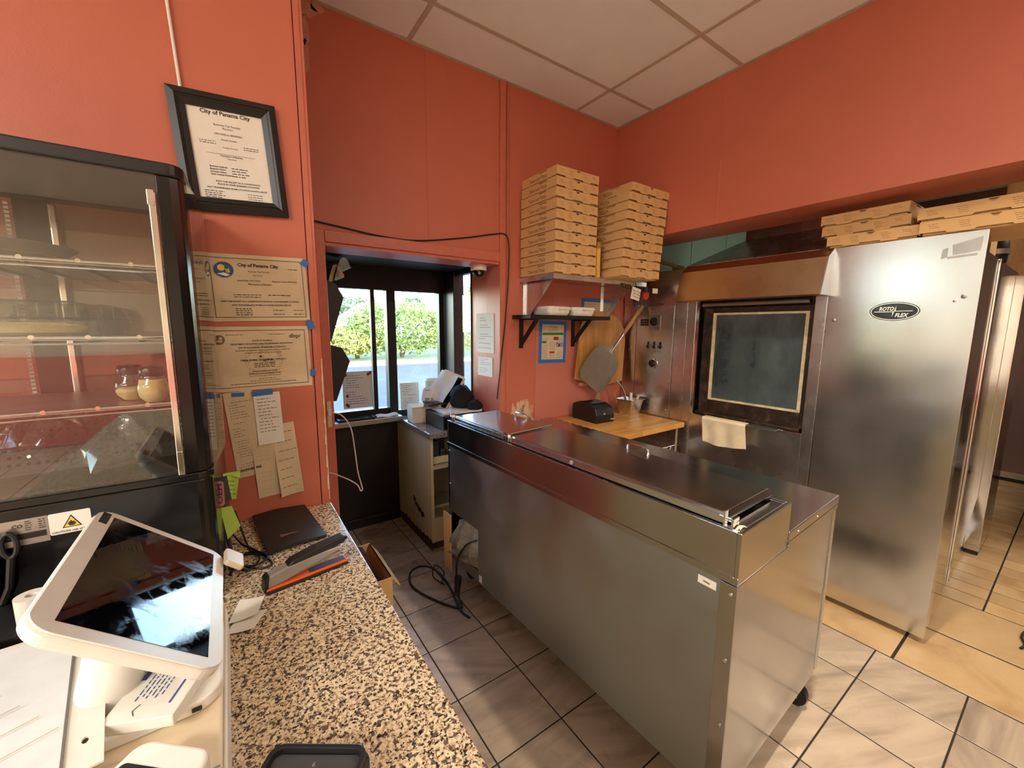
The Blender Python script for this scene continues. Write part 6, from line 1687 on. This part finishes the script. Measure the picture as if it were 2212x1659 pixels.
for lab_, o, dx, up in (('white paper card poking out from under the tablet register', (-.045, 1.03, ZT + .006), (1, -.35, .10), (.35, 1, .10)), ('pinkish white paper slip beside the poking card', (-.05, 1.0, ZT + .003), (1, -.55, .04), (.5, 1, .03))):
    r_ = Vector(dx).normalized(); u_ = Vector(up); u_ = (u_ - r_ * u_.dot(r_)).normalized(); M = frame_mat(o, r_, u_, r_.cross(u_))
    tag(build('paper_slip', MB().sheet(lambda u, v: M @ Vector((.06 * u, .075 * v * (1 - .25 * u), .01 * u * u)), 5, 4, .0006), MT['paper']), lab_, 'paper')
# card terminal and black printer nearest the till edge
uX = Vector((.82, -.572, 0)).normalized(); vY = Vector((.572, .82, 0)).normalized()
WT = thing('card_terminal', 'white rounded card terminal lying on the cream cash drawer', 'card terminal', (-.1, .55, ZD), M=frame_mat((-.086, .600, ZD), Vector((.74, -.67, 0)).normalized(), Vector((.67, .74, 0)).normalized(), (0, 0, 1)))
build('body', MB().prism(rrect(-.052, .052, -.20, 0, .020, 6), 'z', .001, .046), MT['white'], WT, local=True, bev=.005, seg=3)
build('screen_glass', MB().prism(rrect(-.044, .044, -.17, -.03, .006, 4), 'z', .046, .0468), MT['screen'], WT, local=True)
build('side_slot', MB().box(-.0535, -.051, -.12, -.02, .014, .024), MT['black'], WT, local=True)
SD = tag(build('terminal_dock', MB().prism(rrect(-.034, .034, -.17, .0, .012, 4), 'z', 0.001, .03).xf(frame_mat((-.205, .605, ZD), Vector((.74, -.67, 0)).normalized(), Vector((.67, .74, 0)).normalized(), (0, 0, 1))), MT['white_cream'], bev=.004), 'cream dock block beside the white card terminal', 'dock')
BP = thing('label_printer', 'black rounded printer with serrated grey strip on the granite', 'printer', (.05, .5, ZT), M=frame_mat((.0685, .567, ZT), uX, vY, (0, 0, 1)))
def bpn(name, mb, mat, **k): return build(name, mb, MT[mat], BP, local=True, **k)
bpn('body', MB().prism(rrect(-.072, .072, -.20, .004, .020, 6), 'z', .001, .060), 'black', bev=.004)
rim = MB()
o_ = rrect(-.068, .068, -.196, 0, .018, 6); i_ = rrect(-.061, .061, -.189, -.007, .013, 6); n = len(o_)
rim.add([(*p, .060) for p in o_] + [(*p, .072) for p in o_] + [(*p, .072) for p in i_] + [(*p, .060) for p in i_], [(i, (i + 1) % n, n + (i + 1) % n, n + i) for i in range(n)] + [(n + i, n + (i + 1) % n, 2 * n + (i + 1) % n, 2 * n + i) for i in range(n)] + [(2 * n + i, 2 * n + (i + 1) % n, 3 * n + (i + 1) % n, 3 * n + i) for i in range(n)])
bpn('rim', rim, 'black', bev=.0015)
tb = MB(); x = -.060
k = 0
while x < .058:
    wv = .0098
    z = .064
    tb.hexa([(x, -.041, z), (x + wv - .0015, -.041, z), (x + wv - .0015, -.032, z), (x, -.032, z), (x + .001, -.040, z + .003), (x + wv - .0028, -.040, z + .003), (x + wv - .0028, -.033, z + .003), (x + .001, -.033, z + .003)])
    x += wv
bpn('tear_strip', tb.box(-.061, .0605, -.039, -.034, .0602, .0645), 'grey')
bpn('cutter_plate', MB().box(-.0605, .0605, -.032, -.008, .0602, .0622), 'grey_dark')
bpn('numeral', MB().text('6', (-.002, -.024, .0624), (1, 0, 0), (0, 1, 0), .009, 'CENTER', .01), 'grey')
bpn('button', MB().lathe([(.011, .060), (.011, .064), (.008, .066)], (.048, -.060, 0), 18), 'black_gloss', smooth=True)

# ------------------------------------------------------------------ odds and ends beyond the counter and by the kitchen
OB = thing('wall_outlet', 'narrow cream outlet on the red trim by the window bay', 'outlet', (.415, 2.275, 1.13))
build('plate', MB().box(.402, .424, 2.270, 2.279, 1.02, 1.16), MT['bulk_cream'], OB, bev=.002)
build('plug', MB().box(.406, .420, 2.258, 2.270, 1.085, 1.115), MT['white'], OB, bev=.002)
tag(build('charger_cord', MB().tube(spline([(.415, 2.26, 1.10), (.46, 2.22, 1.09), (.50, 2.20, 1.02), (.515, 2.20, .90), (.525, 2.20, .78), (.54, 2.20, .70), (.545, 2.20, .67), (.535, 2.20, .665), (.52, 2.20, .70), (.48, 2.21, .735), (.43, 2.25, .76), (.40, 2.28, .77)]), .0032, 7), MT['white_cord'], smooth=True), 'white charger cord looping beside the window bay', 'cord')
KB = thing('cardboard_box', 'open cardboard box on the floor beyond the granite counter', 'box', (.46, 2.0, 0))
m = MB()
for a in ((.335, .565, 1.80, 1.806, 0, .36), (.335, .565, 2.174, 2.18, 0, .36), (.335, .341, 1.806, 2.174, 0, .36), (.559, .565, 1.806, 2.174, 0, .36), (.335, .565, 1.80, 2.18, .001, .008)): m.box(*a)
build('box', m, MT['kraft'], KB)
build('flap', MB().hexa([(.559, 1.81, .36), (.565, 1.81, .36), (.565, 2.17, .36), (.559, 2.17, .36), (.60, 1.81, .30), (.606, 1.81, .303), (.606, 2.17, .303), (.60, 2.17, .30)]), MT['kraft_pale'], KB)
tag(build('dark_bag', lumpy(MB().lathe([(.06, .0), (.09, .03), (.10, .12), (.10, .22), (.09, .30), (.075, .37), (.05, .42), (.03, .43)], (.445, 2.0, .012), 14, sx=.85, sy=1.4), .008), flat('maroon_cloth', lin(64, 26, 22), .85, var=.3), smooth=True), 'dark maroon bag stuffed in the open cardboard box', 'bag')
# kitchen equipment at the far side of the aisle
KE = thing('prep_counter', 'steel kitchen prep counter across the aisle from the oven', 'counter', (5.0, -.18, 0))
build('top', MB().box(4.55, 6.4, -.62, .015, .86, .90), MT['steel'], KE, bev=.004)
build('cabinet', MB().box(4.6, 6.35, -.60, -.005, .42, .86), MT['galv'], KE)
for x in (4.66, 6.28):
    l = build('leg', MB().box(x - .03, x + .03, -.07, -.02, .12, .42), MT['steel'], KE)
    build('caster', MB().cyl((x, -.065, .055), (x, -.03, .055), .055, n=18), MT['ink_green'], l, smooth=True)
tag(build('black_mixer', MB().lathe([(.12, 0), (.14, .1), (.15, .28), (.11, .36), (.05, .40)], (4.85, -.10, .901), 22), MT['black'], smooth=True), 'dark rounded appliance on the kitchen prep counter', 'appliance')
tag(build('floor_cable', MB().tube(spline([(3.08, .04, .006), (3.13, .03, .008), (3.2, .045, .008), (3.28, .035, .01), (3.30, .0, .01), (3.22, -.02, .008), (3.14, .0, .008), (3.12, -.05, .006), (3.3, -.10, .006), (3.6, -.12, .006)]), .0055, 7), MT['black_cable'], smooth=True), 'black cable curled on the tan kitchen floor', 'cable')
